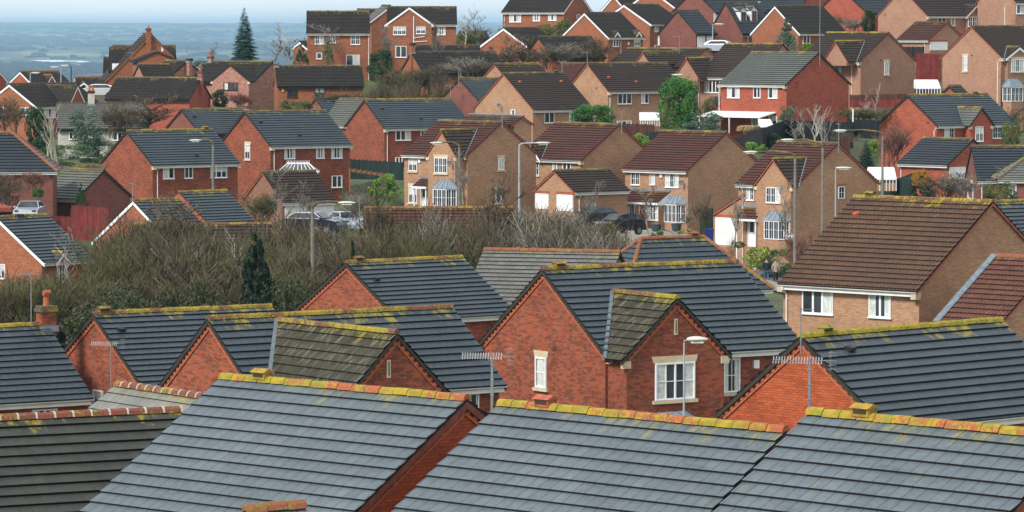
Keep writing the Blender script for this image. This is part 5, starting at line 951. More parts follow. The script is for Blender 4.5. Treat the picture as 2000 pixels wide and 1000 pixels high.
P_spruce = [('crown', conifer_mesh('spruce_crown', L_blue, 1, 34, .25, 20))]; P_dark = [('foliage', proto_bush('dark_foliage', L_dark, 11000, .024, 11, lumps=50))]
P_green = [('foliage', proto_bush('green_foliage', L_green, 16000, .02, 77, lumps=130))]; P_grey = [('foliage', proto_bush('grey_foliage', L_grey, 6000, .024, 13))]
P_cone = [('foliage', proto_bush('cone_foliage', L_dark, 5000, .022, 14, .6, 60))]; P_conel = [('foliage', proto_bush('cone_light_foliage', L_olive, 5000, .024, 15, .5, 60))]; P_coneg = [('foliage', proto_bush('cone_grey_foliage', L_grey, 6000, .02, 16, .3, 60))]
P_bram = [('foliage', proto_bush('bramble_foliage', leaf_mat('bramble_leaf', (.035, .045, .016), (.085, .095, .035)), 4500, .026, 61, lumps=60))]; P_light = [('foliage', proto_bush('light_foliage', L_light, 4500, .03, 17))]; P_olive = [('foliage', proto_bush('olive_foliage', L_olive, 5000, .024, 18))]
P_pine = [('crown', proto_bush('pine_crown', L_pine, 9000, .02, 34, .35, 70))]; P_var = [('foliage', proto_bush('variegated_foliage', L_var, 5000, .026, 21))]; P_hedge = [('foliage', proto_bush('hedge_foliage', L_hedge, 8000, .017, 22))]
P_yel = [('foliage', proto_bush('yellow_foliage', L_yel, 3500, .03, 23))]; P_fors = [('foliage', proto_bush('yellow_flowers', L_yel2, 2500, .03, 24))]; P_red = [('foliage', proto_bush('red_foliage', L_redl, 2500, .03, 25))]
for args in (
 ('spruce_tree', P_spruce, 477, 10, 480, 66, 'tall dark spruce standing alone against the sky', 'tree', 125),
 ('pine_tree', P_pine, 501, 447, 214, 130, 'dark green pine tree in the middle of the leafless scrub', 'tree'),
 ('pine_tree', P_pine, 689, 462, 222, 44, 'small dark green conifer in the scrub left of the pale bare tree', 'tree'),
 ('conifer_tree', P_cone, 158, 357, 296, 28, 'dark columnar conifer beside the garage with mossy grey roof', 'tree', 406),
 ('conifer_tree', P_conel, 671, 360, 300, 17, 'slim light green conifer right of the double garage with white doors', 'tree', 412),
 ('conifer_tree', P_cone, 589, 84, 445, 34, 'dark cone shaped conifer left of the long roofed skyline house', 'tree', 130),
 ('conifer_tree', P_coneg, 1537, 32, 448, 62, 'grey-green conifer in front of a slate roof at the top right', 'tree', 104),
 ('conifer_tree', P_conel, 1307, 176, 368, 44, 'yellow-green conifer in front of the big rounded evergreen', 'tree', 262),
 ('conifer_tree', P_spruce, 1692, 270, 322, 50, 'small blue-green spruce beside the greenhouse', 'tree', 335),
 ('evergreen_bush', P_dark, 1698, 22, 462, 30, 'dark evergreen bush beside the plain wide buff-pink gable', 'bush', 65),
 ('conifer_tree', P_conel, 641, 78, 446, 30, 'light green conifer in front of the long roofed skyline house', 'tree', 130),
 ('evergreen_bush', P_green, 1326, 155, 376, 84, 'big rounded green evergreen left of the bright red brick house', 'bush', 258),
 ('evergreen_bush', P_green, 1160, 206, 366, 84, 'dark green spreading bush in front of two buff houses', 'bush', 250),
 ('evergreen_bush', P_dark, 746, 101, 440, 54, 'dark green rounded bush below the skyline houses', 'bush', 160),
 ('evergreen_bush', P_grey, 1380, 221, 362, 92, 'grey-green bush in front of the white patio canopy', 'bush', 270),
 ('eucalyptus_tree', P_grey, 163, 218, 344, 76, 'blue-grey eucalyptus left of the red brick house row', 'tree', 305),
 ('evergreen_bush', P_olive, 1086, 34, 476, 78, 'olive green bush in front of the skyline house at the top', 'bush', 78),
 ('evergreen_bush', P_light, 750, 342, 300, 60, 'bright green laurel beside the leftmost buff house', 'bush', 408),
 ('ivy_tree', P_dark, 70, 214, 352, 50, 'dark ivy covered tree behind the pale birch at the left', 'tree', 300),
 ('hedge', P_hedge, 128, 284, 338, 130, 'green hedge behind the pale birch and eucalyptus', 'hedge', 325),
 ('hedge', P_hedge, 205, 275, 345, 60, 'green hedge touching the left gable of the slate roofed brick house', 'hedge', 320),
 ('laurel_bush', P_light, 1703, 274, 330, 28, 'fresh green laurel just behind the small blue-green spruce', 'bush', 310),
 ('photinia_bush', P_yel, 1798, 331, 303, 38, 'yellow and orange leaved bush at the end of the green fence', 'bush', 362),
 ('evergreen_bush', P_dark, 1800, 345, 306, 56, 'dark bush under the yellow and orange leaves', 'bush', 400),
 ('evergreen_bush', P_olive, 1956, 352, 296, 66, 'green-brown bush in front of the pale hipped roof house', 'bush', 400),
 ('variegated_bush', P_var, 1483, 480, 291, 60, 'yellow-green variegated hedge bush below the white bay window', 'bush', 530),
 ('scrub_bush', P_hedge, 1532, 488, 291, 110, 'dark green bank of bushes beside the two walkers', 'bush', 545),
 ('forsythia_bush', P_fors, 1336, 446, 306, 34, 'yellow flowering bush under the buff bay window', 'bush', 458),
 ('evergreen_bush', P_light, 1284, 451, 300, 30, 'low bright green shrub near the black car', 'bush', 468),
 ('evergreen_bush', P_light, 1254, 261, 338, 32, 'yellow-green bush behind the buff gable below the brown fence', 'bush', 292),
 ('conifer_hedge', P_olive, 907, 58, 472, 60, 'green conifer hedge right of the white bargeboard skyline house', 'hedge', 95),
 ('evergreen_bush', P_olive, 577, 192, 405, 66, 'low spreading conifer in front of the bungalow with yellow alarm box', 'bush', 222),
 ('evergreen_bush', P_light, 1579, 84, 432, 26, 'small bright green bush left of the slim mast', 'bush', 100),
 ('evergreen_bush', P_grey, 1536, 208, 372, 34, 'grey-green shrub by the orange-red brick wall', 'bush', 245),
 ('evergreen_bush', P_light, 1528, 236, 366, 26, 'light green shrub hanging over the black fence', 'bush', 256),
 ('evergreen_bush', P_olive, 1431, 176, 386, 34, 'olive shrub left of the bright red brick house corner', 'bush', 225) if False else ('evergreen_bush', P_olive, 1388, 186, 386, 34, 'olive shrub left of the bright red brick house corner', 'bush', 225),
 ('evergreen_bush', P_light, 1388, 272, 350, 60, 'bright green shrub in the garden behind the row of buff houses', 'bush', 300) if False else ('evergreen_bush', P_light, 1475, 278, 338, 46, 'bright green shrub below the black fence between two buff roofs', 'bush', 300),
 ('evergreen_bush', P_dark, 1505, 262, 346, 44, 'dark leaved shrub above the bright green one near the black fence', 'bush', 292),
 ('evergreen_bush', P_olive, 1975, 228, 352, 40, 'dark shrub at the right edge beside the small cross gable house', 'bush', 290),
 ('evergreen_bush', P_olive, 1442, 468, 287, 30, 'low green shrubs under the slim tree before the garage', 'bush', 486),
 ('evergreen_bush', P_olive, 395, 285, 330, 10, 'tiny shrub', 'bush', 300) if False else ('laurel_bush', P_light, 905, 150, 408, 22, 'small green shrub left of the dark red brick gable', 'bush', 165),
 ('evergreen_bush', P_green, 73, 367, 296, 24, 'spiky green plant behind the parked pale car', 'bush', 386),
 ('ivy_tree', P_dark, 428, 177, 418, 34, 'dark conifer in front of the pink brick wall', 'bush', 212),
 ('evergreen_bush', P_olive, 395, 116, 455, 40, 'green bushes beyond the chimney of the dark roofed bungalow', 'bush', 132)):
    place(*args[:8], base=args[8] if len(args) > 8 else None)
for i, args in enumerate((
 ('birch_tree', P_multi[0], 100, 200, 334, 74, 'pale multi-stemmed birch in front of dark ivy at the left', 'tree', 322),
 ('bare_tree', P_bare[0], 290, 178, 374, 112, 'leafless spreading tree in front of the long dark bungalow', 'tree', 262),
 ('birch_tree', P_birch[0], 533, 42, 458, 70, 'slim leafless birch on the skyline right of the spruce', 'tree', 125),
 ('bare_tree', P_thin[0], 566, 70, 452, 60, 'leafless small tree between the birch and the dark cone conifer', 'tree', 130),
 ('birch_tree', P_birch[1], 908, 2, 468, 50, 'tall thin leafless birch against the sky', 'tree', 92),
 ('bare_tree', P_thin[1], 938, 18, 462, 66, 'leafless tree on the skyline right of the tall thin birch', 'tree', 100),
 ('bare_tree', P_thin[2], 968, 38, 465, 40, 'small leafless tree at the left edge of the white trimmed gable', 'tree', 92),
 ('bare_tree', P_thin[0], 640, 42, 450, 60, 'leafless tree in front of the long roofed skyline house', 'tree', 128),
 ('bare_tree', P_thin[1], 756, 45, 445, 70, 'leafless tree in front of the skyline gable with white waste pipes', 'tree', 118),
 ('bare_tree', P_thin[2], 868, 40, 442, 64, 'leafless tree at the right end of the skyline house with white waste pipes', 'tree', 130),
 ('bare_tree', P_thin[2], 409, 80, 470, 30, 'tiny leafless tree against the blue valley beside a chimney', 'tree', 125),
 ('bare_tree', P_bare[1], 740, 335, 244, 76, 'pale grey leafless tree in the middle of the scrub', 'tree', 520),
 ('bare_tree', P_thin[0], 648, 435, 240, 56, 'slender leafless tree beside the tall street lamp', 'tree', 535),
 ('bare_tree', P_bare[0], 968, 335, 250, 96, 'pale leafless tree in front of the leftmost buff house', 'tree', 500),
 ('bare_tree', P_thin[1], 905, 290, 290, 60, 'leafless tree rising beside the satellite dish of the leftmost buff house', 'tree', 400),
 ('bare_tree', P_bare[1], 318, 370, 246, 120, 'leafless tree in front of the white bargeboard gable in the scrub', 'tree', 510),
 ('bare_tree', P_bare[0], 352, 380, 250, 100, 'leafless tree right of the white bargeboard gable in the scrub', 'tree', 500),
 ('birch_tree', P_birch[2], 469, 440, 236, 66, 'pale leafless birch just left of the dark pine', 'tree', 560),
 ('birch_tree', P_birch[0], 137, 440, 234, 60, 'pale leafless birch beside the small white gablet at the left', 'tree', 560),
 ('birch_tree', P_thin[1], 380, 470, 232, 50, 'slender brown leafless tree in the scrub left of the dark pine', 'tree', 590),
 ('bare_tree', P_thin[2], 1133, 350, 282, 76, 'leafless tree beside the downpipe of the dark roofed double garage', 'tree', 450),
 ('bare_tree', P_thin[0], 1267, 352, 298, 56, 'slim leafless tree in front of the red front door', 'tree', 458),
 ('bare_tree', P_thin[1], 1345, 395, 296, 60, 'leafless shrub beneath the middle buff bay window', 'tree', 458),
 ('bare_tree', P_thin[2], 1431, 355, 286, 60, 'slim leafless tree in front of the white single garage door', 'tree', 488),
 ('bare_tree', P_thin[0], 1538, 345, 288, 44, 'slender leafless tree beside the lamp post and white bay window', 'tree', 480),
 ('birch_tree', P_multi[1], 1582, 205, 348, 70, 'clump of pale leafless birches behind the black fence', 'tree', 285),
 ('birch_tree', P_multi[0], 1610, 200, 346, 60, 'right hand clump of pale leafless birches behind the black fence', 'tree', 290),
 ('birch_tree', P_birch[1], 1556, 228, 350, 34, 'thin pale birch at the left of the birch clumps', 'tree', 280),
 ('birch_tree', P_birch[1], 1693, 170, 372, 36, 'thin pale birch before the buff-pink wall, left of a pair', 'tree', 240),
 ('birch_tree', P_birch[2], 1706, 160, 372, 38, 'thin pale birch before the buff-pink wall, right of a pair', 'tree', 240),
 ('bare_shrub', P_shrub[3], 1745, 232, 342, 66, 'reddish leafless shrub against the bright red gable', 'shrub', 325),
 ('bare_tree', P_thin[1], 1955, 320, 300, 60, 'leafless tree in front of the dark slate roof at the right edge', 'tree', 385),
 ('bare_tree', P_thin[0], 547, 318, 296, 60, 'leafless tree in front of the double garage with white doors', 'tree', 440),
 ('bare_tree', P_thin[1], 597, 345, 294, 50, 'leafless sapling before the right garage door', 'tree', 440),
 ('bare_tree', P_bare[0], 1022, 62, 440, 84, 'gnarled leafless climber covered tree before the low white trimmed gable', 'tree', 140),
 ('bare_tree', P_bare[1], 985, 70, 436, 80, 'leafless tree left of the ivy covered one', 'tree', 150))):
    place(*args[:8], base=args[8])
# shrubs one can tell apart
for i, (px, pt, Y, wd, bs_, pr, lb) in enumerate((
 (1163, 66, 434, 90, 126, 0, 'round leafless shrub in front of the twin gablet house'), (1640, 26, 466, 60, 62, 0, 'brown leafless bush right of the slim mast'), (1665, 35, 464, 50, 62, 2, 'brown leafless bush left of the dark evergreen'),
 (640, 180, 405, 70, 200, 0, 'leafless shrub under the eaves of the alarm box bungalow'), (680, 178, 405, 60, 200, 0, 'leafless shrub at the right end of the alarm box bungalow'),
 (770, 128, 418, 70, 185, 0, 'leafless shrub at the left end of the long dark bungalow roof'), (812, 122, 416, 80, 188, 1, 'leafless shrub in front of the long dark bungalow roof'), (850, 118, 417, 80, 186, 0, 'tall leafless shrub in the middle of the long dark bungalow roof'),
 (905, 108, 424, 80, 150, 2, 'leafless shrub before the right part of the long dark bungalow roof'), (945, 112, 428, 70, 150, 0, 'leafless shrub at the right end of the long dark bungalow roof'),
 (1060, 85, 432, 70, 135, 0, 'leafless shrub before the dark bungalow right of the ivy tree'), (1105, 80, 432, 80, 128, 2, 'leafless shrub before the right half of the ivy covered bungalow'),
 (20, 180, 400, 90, 262, 0, 'brown leafless thicket at the left edge under white bargeboards'), (215, 190, 362, 60, 270, 0, 'leafless shrub right of the eucalyptus'), (240, 205, 364, 60, 262, 0, 'leafless shrub before the grey slate bungalow'),
 (20, 330, 290, 80, 400, 0, 'leafless shrub above the parked cars at the left edge'), (65, 330, 290, 50, 372, 3, 'reddish leafless shrub beside the hipped roof'), (170, 318, 322, 70, 345, 3, 'dark red shrub behind the mossy garage roof'),
 (515, 365, 290, 70, 440, 1, 'leafless shrub left of the double garage with white doors'), (700, 355, 292, 60, 420, 0, 'leafless shrub below the dark green fence'), (690, 372, 285, 60, 430, 2, 'leafless shrub right of the silver car'),
 (1650, 250, 345, 60, 292, 0, 'leafless shrub right of the birch clumps'), (1690, 205, 368, 110, 238, 1, 'long leafless hedge below the buff-pink wall'), (1840, 330, 300, 100, 392, 0, 'big leafless shrub right of the orange leaved bush'),
 (1880, 335, 296, 70, 392, 2, 'leafless shrub beside the dark slate roofed house'), (1965, 205, 370, 70, 260, 0, 'leafless shrub right of the small cross gable house'), (1480, 245, 355, 30, 268, 0, 'small leafless shrub beside the dry grass'),
 (1370, 372, 292, 40, 456, 0, 'leafless shrub before the blank buff wall'), (1560, 440, 284, 60, 545, 3, 'reddish shrub beside the for sale board'), (480, 205, 420, 40, 212, 0, 'leafless shrub by the pink brick wall'), (470, 178, 425, 50, 212, 3, 'reddish leafless hedge before the pink brick bungalow'))):
    place('bare_shrub', P_shrub[pr], px, pt, Y, wd, lb, 'shrub', bs_)
# pampas grass and climbing blades
mb = []; rg = random.Random(9); V = []; Fc = []
for i in range(900):
    a = rg.uniform(0, 6.28); r0 = rg.uniform(0, .12); k = rg.uniform(.15, .5); p = Vector((math.cos(a) * r0, math.sin(a) * r0, 0)); q = Vector((math.cos(a) * k * .6, math.sin(a) * k * .6, rg.uniform(.6, .95))); e = Vector((math.cos(a) * k, math.sin(a) * k, rg.uniform(.5, .9)))
    stick(V, Fc, p, q, .006, .006); stick(V, Fc, q, e, .008, .004)
place('pampas_grass', [('blades', mesh_of('dry_blades', V, Fc, L_tan))], 1462, 243, 356, 50, 'clump of dry tan pampas grass behind the black fence', 'grass clump', 270)
# the thicket: nobody could count these stems
def thicket(name, label, spots, protos, seed):
    rg = random.Random(seed); groups = {}
    for (x, y, h, wd) in spots:
        pr = rg.choice(protos); me = pr[-1][1]; k = me.name; mi = me.materials[0]
        groups.setdefault(mi.name, [mi, [], []]); G = groups[mi.name]; a = rg.uniform(0, 6.28); ca_, sa_ = math.cos(a) * wd, math.sin(a) * wd; z = ground(x, y) - .1; b = len(G[1])
        G[1].extend((x + v.co.x * ca_ - v.co.y * sa_, y + v.co.x * sa_ + v.co.y * ca_, z + v.co.z * h) for v in me.vertices); G[2].extend(tuple(i + b for i in p.vertices) for p in me.polygons)
    V = []; Fc = []; M_ = []; mats = []
    for n_, (mi, v, f) in groups.items():
        b = len(V); V += v; Fc += [tuple(i + b for i in q) for q in f]; M_ += [len(mats)] * len(f); mats.append(mi)
    me = bpy.data.meshes.new(name); me.from_pydata(V, [], Fc)
    for m_ in mats: me.materials.append(m_)
    me.polygons.foreach_set('material_index', M_); me.update(); o = bpy.data.objects.new(name, me); C.objects.link(o); tag(o, label, 'scrub', kind='stuff'); return o
def zone(x0, x1, pt0, pt1, Ya, Yb, n, seed, wd=(2.2, 4.2)):
    rg = random.Random(seed); out = []
    for i in range(n):
        t = rg.random(); px = x0 + (x1 - x0) * t; Y = rg.uniform(Ya, Yb); p = at(px, pt0 + (pt1 - pt0) * t + rg.uniform(-22, 34), Y); g_ = ground(p.x, Y); out.append((p.x, Y, max(1.0, p.z - g_), rg.uniform(*wd)))
    return out
thicket('leafless_scrub', 'dense leafless brown scrub left of the dark pine', zone(215, 500, 440, 440, 226, 250, 44, 1) + zone(180, 520, 400, 430, 236, 250, 14, 11) + zone(200, 500, 520, 515, 220, 232, 32, 2), [P_shrub[i] for i in (0, 1, 4, 5, 0, 1, 4)], 1)
thicket('leafless_scrub', 'dense leafless scrub right of the dark pine around the street lamp', zone(500, 830, 440, 432, 228, 250, 40, 3) + zone(540, 900, 410, 405, 240, 252, 12, 12) + zone(500, 760, 505, 500, 220, 232, 26, 4), [P_shrub[i] for i in (0, 1, 4, 5, 1, 4, 0)], 2)
thicket('leafless_scrub', 'grey leafless scrub below the buff houses and black car', zone(800, 1200, 425, 430, 238, 262, 52, 5) + zone(780, 1150, 395, 400, 240, 256, 12, 13) + zone(990, 1190, 392, 425, 262, 280, 30, 6), [P_shrub[i] for i in (0, 2, 4, 5, 1)], 3)
thicket('bramble_undergrowth', 'green bramble undergrowth along the foot of the leafless scrub', zone(170, 620, 570, 560, 212, 220, 26, 21, (1.6, 3.0)), [P_bram], 9)
thicket('leafless_scrub', 'leafless scrub at the left edge below the white bargeboard house', zone(0, 170, 545, 535, 218, 240, 36, 7), [P_shrub[i] for i in (0, 1, 4, 5)], 4)
thicket('garden_undergrowth', 'low brown undergrowth on the bank below the dark bungalow', zone(700, 880, 162, 160, 406, 414, 26, 8, (1.5, 3)), P_shrub[:2], 5)
# ------------------------------------------------------------------ street furniture
def lamp(px, ybase, ytop, Y, hx, hy, label, mat=None, style='old', wd=.16):
    """column foot at pixel px, arm to the head centre at (hx, hy)"""
    t = at(px, ytop, Y); b = ground(t.x, Y); e = empty('street_lamp', (t.x, Y, b), 0, label, 'street lamp', 'street lamps of the estate'); mat = mat or M_conc
    h = t.z - b; hd = at(hx, hy, Y); dx = hd.x - t.x; hz = hd.z - b; s_ = 1 if dx > 0 else -1
    mb = MB(); mb.tube([(0, 0, 0), (0, 0, 1.6), (0, 0, 1.65), (0, 0, h - .1)], [wd, wd, wd * .75, wd * .5], 8); mb.build('column', mat, e)
    if style == 'post':
        mb = MB(); mb.tube([(0, 0, h - .1), (0, 0, h - .02), (s_ * .12, 0, h + .0)], wd * .4, 8); mb.build('arm', mat, e); hz = h
    elif style == 'new':
        mb = MB(); mb.tube([(0, 0, h - .2), (0, 0, h - .05), (s_ * .25, 0, h + .08), (dx, 0, hz)], wd * .38, 8); mb.build('arm', mat, e)
    else:
        mb = MB(); mb.tube([(0, 0, h - .15), (s_ * .03, 0, h), (s_ * .3, 0, h + .18), (dx * .5, 0, h + (hz - h) * .75 + .12), (dx, 0, hz)], [wd * .62, wd * .6, wd * .42, wd * .38, wd * .34], 7); mb.build('arm', RIDGES['lichengreen'] if mat is M_conc else mat, e)
    hl = .95 if style == 'old' else (.6 if style == 'post' else 1.1); mb = MB(); c = Vector((dx + s_ * hl * .15, 0, hz)) if style != 'post' else Vector((s_ * .38, 0, h + .02)); pr = None
    for i in range(7):
        k = i / 6; r = (.06, .12, .14, .14, .13, .10, .05)[i]; x = c.x + s_ * (k - .5) * hl; ring = [(x, math.cos(a) * r, c.z + math.sin(a) * r * .62) for a in [q * math.pi / 4 for q in range(8)]]
        if pr:
            for j in range(8): mb.add([pr[j], pr[(j + 1) % 8], ring[(j + 1) % 8], ring[j]])
        else: mb.add(ring)
        pr = ring
    mb.add(pr[::-1]); hd_ = mb.build('lamp_head', M_lamp, e, True); mb = MB(); mb.box((c.x, 0, c.z - .085), (hl * .6, .17, .05)); mb.build('lens', M_curtain, hd_)
lamp(416, 372, 278, 312, 385, 274, 'concrete street lamp in front of the left slate roofed brick house')
lamp(610, 575, 402, 226, 672, 396, 'tall mossy street lamp standing in the scrub with its arm to the right', wd=.17)
lamp(897, 402, 284, 303, 856, 279, 'street lamp with curved arm before the leftmost buff house')
lamp(1014, 402, 282, 300, 1056, 279, 'pale grey street lamp with straight arm before the second buff house', M_galv, 'new', .13)
lamp(1553, 510, 304, 268, 1470, 297, 'mossy street lamp beside the for sale board')
lamp(1607, 460, 284, 288, 1542, 273, 'thick street lamp in front of the blank buff gable', wd=.17)
lamp(1724, 385, 262, 296, 1645, 255, 'tall street lamp beside the greenhouse', wd=.15)
lamp(1632, 425, 330, 280, 1643, 328, 'small modern silver street lamp beside the narrow gable window', M_galv, 'new', .08)
lamp(1336, 822, 664, 118, 1350, 660, 'silver lamp post with square head in front of the central house', M_galv, 'post', .05)
lamp(119, 162, 133, 500, 109, 131, 'distant pale street lamp before the blue valley', M_galv, 'new', .12)
lamp(139, 163, 129, 495, 129, 128, 'distant dark street lamp before the blue valley', M_blackp, 'new', .12)
lamp(59, 158, 143, 505, 67, 142, 'distant short street lamp before the slate roof at the left', M_galv, 'new', .12)
lamp(1392, 96, 48, 470, 1402, 47, 'blue-grey street lamp beside the white rendered wall', M_galv, 'new', .11)
lamp(1331, 160, 148, 395, 1326, 146, 'short street lamp behind the big rounded evergreen', M_galv, 'new', .09)
lamp(1470, 30, 4, 486, 1474, 4, 'lamp head above the twin dormers', M_galv, 'new', .11)

# TV aerials, each fixed to the house whose name comes first
def aerial(hn, px, yt, yb, Y, lpx, d=1, n=14, mast=.018, horiz=True, foot=None):
    par = HOUSE[hn][0]; e = empty('tv_aerial', at(px, yb, Y)); e.parent = par
    e.matrix_parent_inverse = (Matrix.Translation(par.location) @ Matrix.Rotation(par.rotation_euler.z, 4, 'Z')).inverted()
    h = at(px, yt, Y).z - at(px, yb, Y).z; mb = MB(); mb.tube([(0, 0, 0), (0, 0, h * .55), (0, 0, h * .56), (0, 0, h)], [mast * 1.2, mast * 1.2, mast, mast], 6)
    for z in (.3, .55, .8): mb.box((0, 0, h * z), (mast * 3, mast * 3, .02))
    mb.build('mast', M_alu, e); L = lpx * Y / F_PX; mb = MB(); zz = h - .06; ang = math.radians(12)
    A = Vector((math.cos(ang), -math.sin(ang), 0)) * d; P = Vector((-A.y, A.x, 0)); fw_ = Vector((0, 0, zz)); th = max(.007, Y * .00003)
    mb.beam(fw_ - A * L * .58, fw_ + A * L * .42, th * 1.6, th * 1.6)
    for i in range(n):
        c = fw_ + A * L * (-.57 + .8 * i / n); mb.beam(c - P * .16 - Vector((0, 0, .04)), c + P * .16 + Vector((0, 0, .04)), th, th); 
        if n > 10: mb.beam(c - P * .03 - Vector((0, 0, .07)), c + P * .03 + Vector((0, 0, .07)), th, th)
    for z in (-.16, -.09, .09, .16): mb.beam(fw_ + A * L * .33 - P * .25 + Vector((0, 0, z)), fw_ + A * L * .33 + P * .25 + Vector((0, 0, z)), th, th); mb.beam(fw_ + A * L * .28 + Vector((0, 0, z)), fw_ + A * L * .42 + Vector((0, 0, z)), th, th)
    mb.beam(fw_ + A * L * .33 + Vector((0, 0, -.2)), fw_ + A * L * .33 + Vector((0, 0, .2)), th, th); mb.build('array', M_alu, e)
aerial('H5', 217, 668, 762, 142, 70, 1); aerial('H2', 961, 690, 806, 86.5, 104, 1, 16, .026); aerial('H3', 1581, 698, 815, 79.5, 126, 1, 18, .026)
aerial('H12', 1564, 600, 690, 117.5, 48, -1, 8, .018); aerial('H4', 61, 532, 632, 151, 42, 1, 10)
for hn, px, yt, yb, Y, l in (('T1', 259, 356, 393, 271, 14), ('M6', 981, 206, 250, 317, 20), ('M7', 1214, 217, 262, 324, 18), ('M9', 1638, 240, 300, 299, 8), ('U23', 1147, 101, 140, 397, 19), ('U24', 1098, 119, 146, 396, 20), ('U25', 896, 131, 168, 396, 16),
                             ('M4', 880, 166, 194, 397, 20), ('U28', 1327, 70, 104, 425, 22), ('U29', 1461, 70, 102, 409, 22), ('M4x', 618, 207, 216, 410, 18), ('T3', 702, 381, 440, 264, 30), ('T2', 543, 389, 440, 260, 24), ('U22', 1601, -12, 128, 379, 14),
                             ('M5', 958, 214, 232, 345, 12) if False else ('M1', 251, 230, 0, 0, 0), ('M8', 1214, 217, 0, 0, 0), ('U2', 257, 102, 125, 455, 14), ('U2b', 365, 92, 104, 470, 22), ('U5', 612, 162, 172, 424, 12), ('U10b', 1098, 118, 0, 0, 0), ('U27', 1102, 118, 0, 0, 0), ('U20', 1590, 45, 0, 0, 0)):
    if Y: aerial(hn, px, yt, yb, Y, l, 1, 7, .03)

# fences
def fence(name, pts, mat, label, rail=True, bw=.14, fill=.94):
    """pts: (px, top row, bottom row, Y) corners"""
    P = [(at(a, t, Y), at(a, b, Y).z) for a, t, b, Y in pts]; c = P[0][0]; e = empty(name, (c.x, c.y, P[0][1]), 0, label, 'fence', 'garden fences'); mb = MB(); pm = MB(); o = Vector((c.x, c.y, P[0][1]))
    for i in range(len(P) - 1):
        (a, ab), (b, bb) = P[i], P[i + 1]; L = (Vector((b.x - a.x, b.y - a.y, 0))).length; n = max(2, int(L / bw)); d = Vector((b.x - a.x, b.y - a.y, 0)).normalized(); s_ = Vector((-d.y, d.x, 0))
        for k in range(n):
            t = (k + .5) / n; p = a.lerp(b, t); z0 = ab + (bb - ab) * t; hh = p.z - z0 + rnd.uniform(-.02, .02)
            mb.box(Vector((p.x, p.y, z0 + hh / 2)) - o + s_ * rnd.uniform(-.012, .012), (L / n * fill, .03, hh), 0, (d, s_, (0, 0, 1)))
        for k in range(max(3, int(L / 1.9) + 1)):
            t = min(1, k / (max(3, int(L / 1.9) + 1) - 1)); p = a.lerp(b, t); z0 = ab + (bb - ab) * t; pm.box(Vector((p.x, p.y, (z0 + p.z) / 2 + .04)) - o + s_ * .05, (.1, .1, p.z - z0 + .08), 0, (d, s_, (0, 0, 1)))
        if rail: mb.beam(a - o + Vector((0, 0, .02)), b - o + Vector((0, 0, .02)), .07, .03)
    mb.build('boards', mat, e); pm.build('posts', mat, e); return e
F_red = leaf_mat('red_stained_fence', (.13, .02, .017), (.22, .035, .028), .85); F_green = leaf_mat('dark_green_fence', (.008, .022, .018), (.016, .042, .034), .85); F_brown = leaf_mat('brown_fence', (.06, .022, .016), (.11, .042, .03), .85); F_black = plain('black_fence', (.006, .009, .012), .7, .3, 2)
fence('garden_fence', [(100, 424, 470, 292), (138, 424, 470, 288), (140, 402, 470, 286), (212, 406, 470, 280)], F_red, 'tall red stained fence below the mossy roofed garage')
fence('garden_fence', [(684, 312, 350, 345), (785, 318, 352, 322)], F_green, 'dark green fence left of the leftmost buff house')
fence('garden_fence', [(1212, 242, 262, 360), (1276, 244, 264, 352)], F_brown, 'brown fence behind the second and third buff houses')
fence('garden_fence', [(1262, 258, 275, 352), (1300, 258, 272, 350)], F_green, 'short dark green fence beside the yellow-green bush')
fence('garden_fence', [(1790, 104, 160, 420), (1836, 106, 160, 418)], F_red, 'red stained fence between two buff-pink gables')
fence('garden_fence', [(1762, 92, 118, 428), (1805, 92, 118, 428)], F_black, 'dark fence in front of the small upper garage')
fence('garden_fence', [(1660, 186, 206, 400), (1772, 184, 206, 398)], F_brown, 'dark brown fence at the foot of the buff-pink wall')
fence('garden_fence', [(1660, 196, 210, 395), (1765, 194, 210, 392)], F_red, 'low red fence below the dark brown fence')
fence('garden_fence', [(1430, 272, 300, 345), (1490, 252, 300, 343), (1535, 235, 285, 358), (1664, 240, 290, 350)], F_black, 'long black fence below the bright red brick house')
fence('garden_fence', [(1655, 233, 268, 352), (1715, 236, 272, 348)], F_black, 'black fence between the two red brick houses')
fence('garden_fence', [(1722, 362, 400, 318), (1785, 338, 385, 306)], F_green, 'dark green fence rising to the orange leaved bush')
fence('garden_fence', [(1368, 408, 460, 300), (1392, 408, 460, 300)], F_green, 'green gate between two buff houses')
fence('garden_fence', [(1660, 272, 300, 340), (1640, 268, 298, 345)], F_brown, 'rusty brown fence behind the small blue-green spruce')
fence('garden_fence', [(165, 468, 490, 252), (60, 468, 490, 250)], F_brown, 'brown fence in the scrub at the left') if False else None
# white picket fence in the scrub
fence('picket_fence', [(100, 592, 614, 236), (168, 590, 614, 238)], M_white, 'weathered white picket fence in the scrub at the left', True, .22, .3)

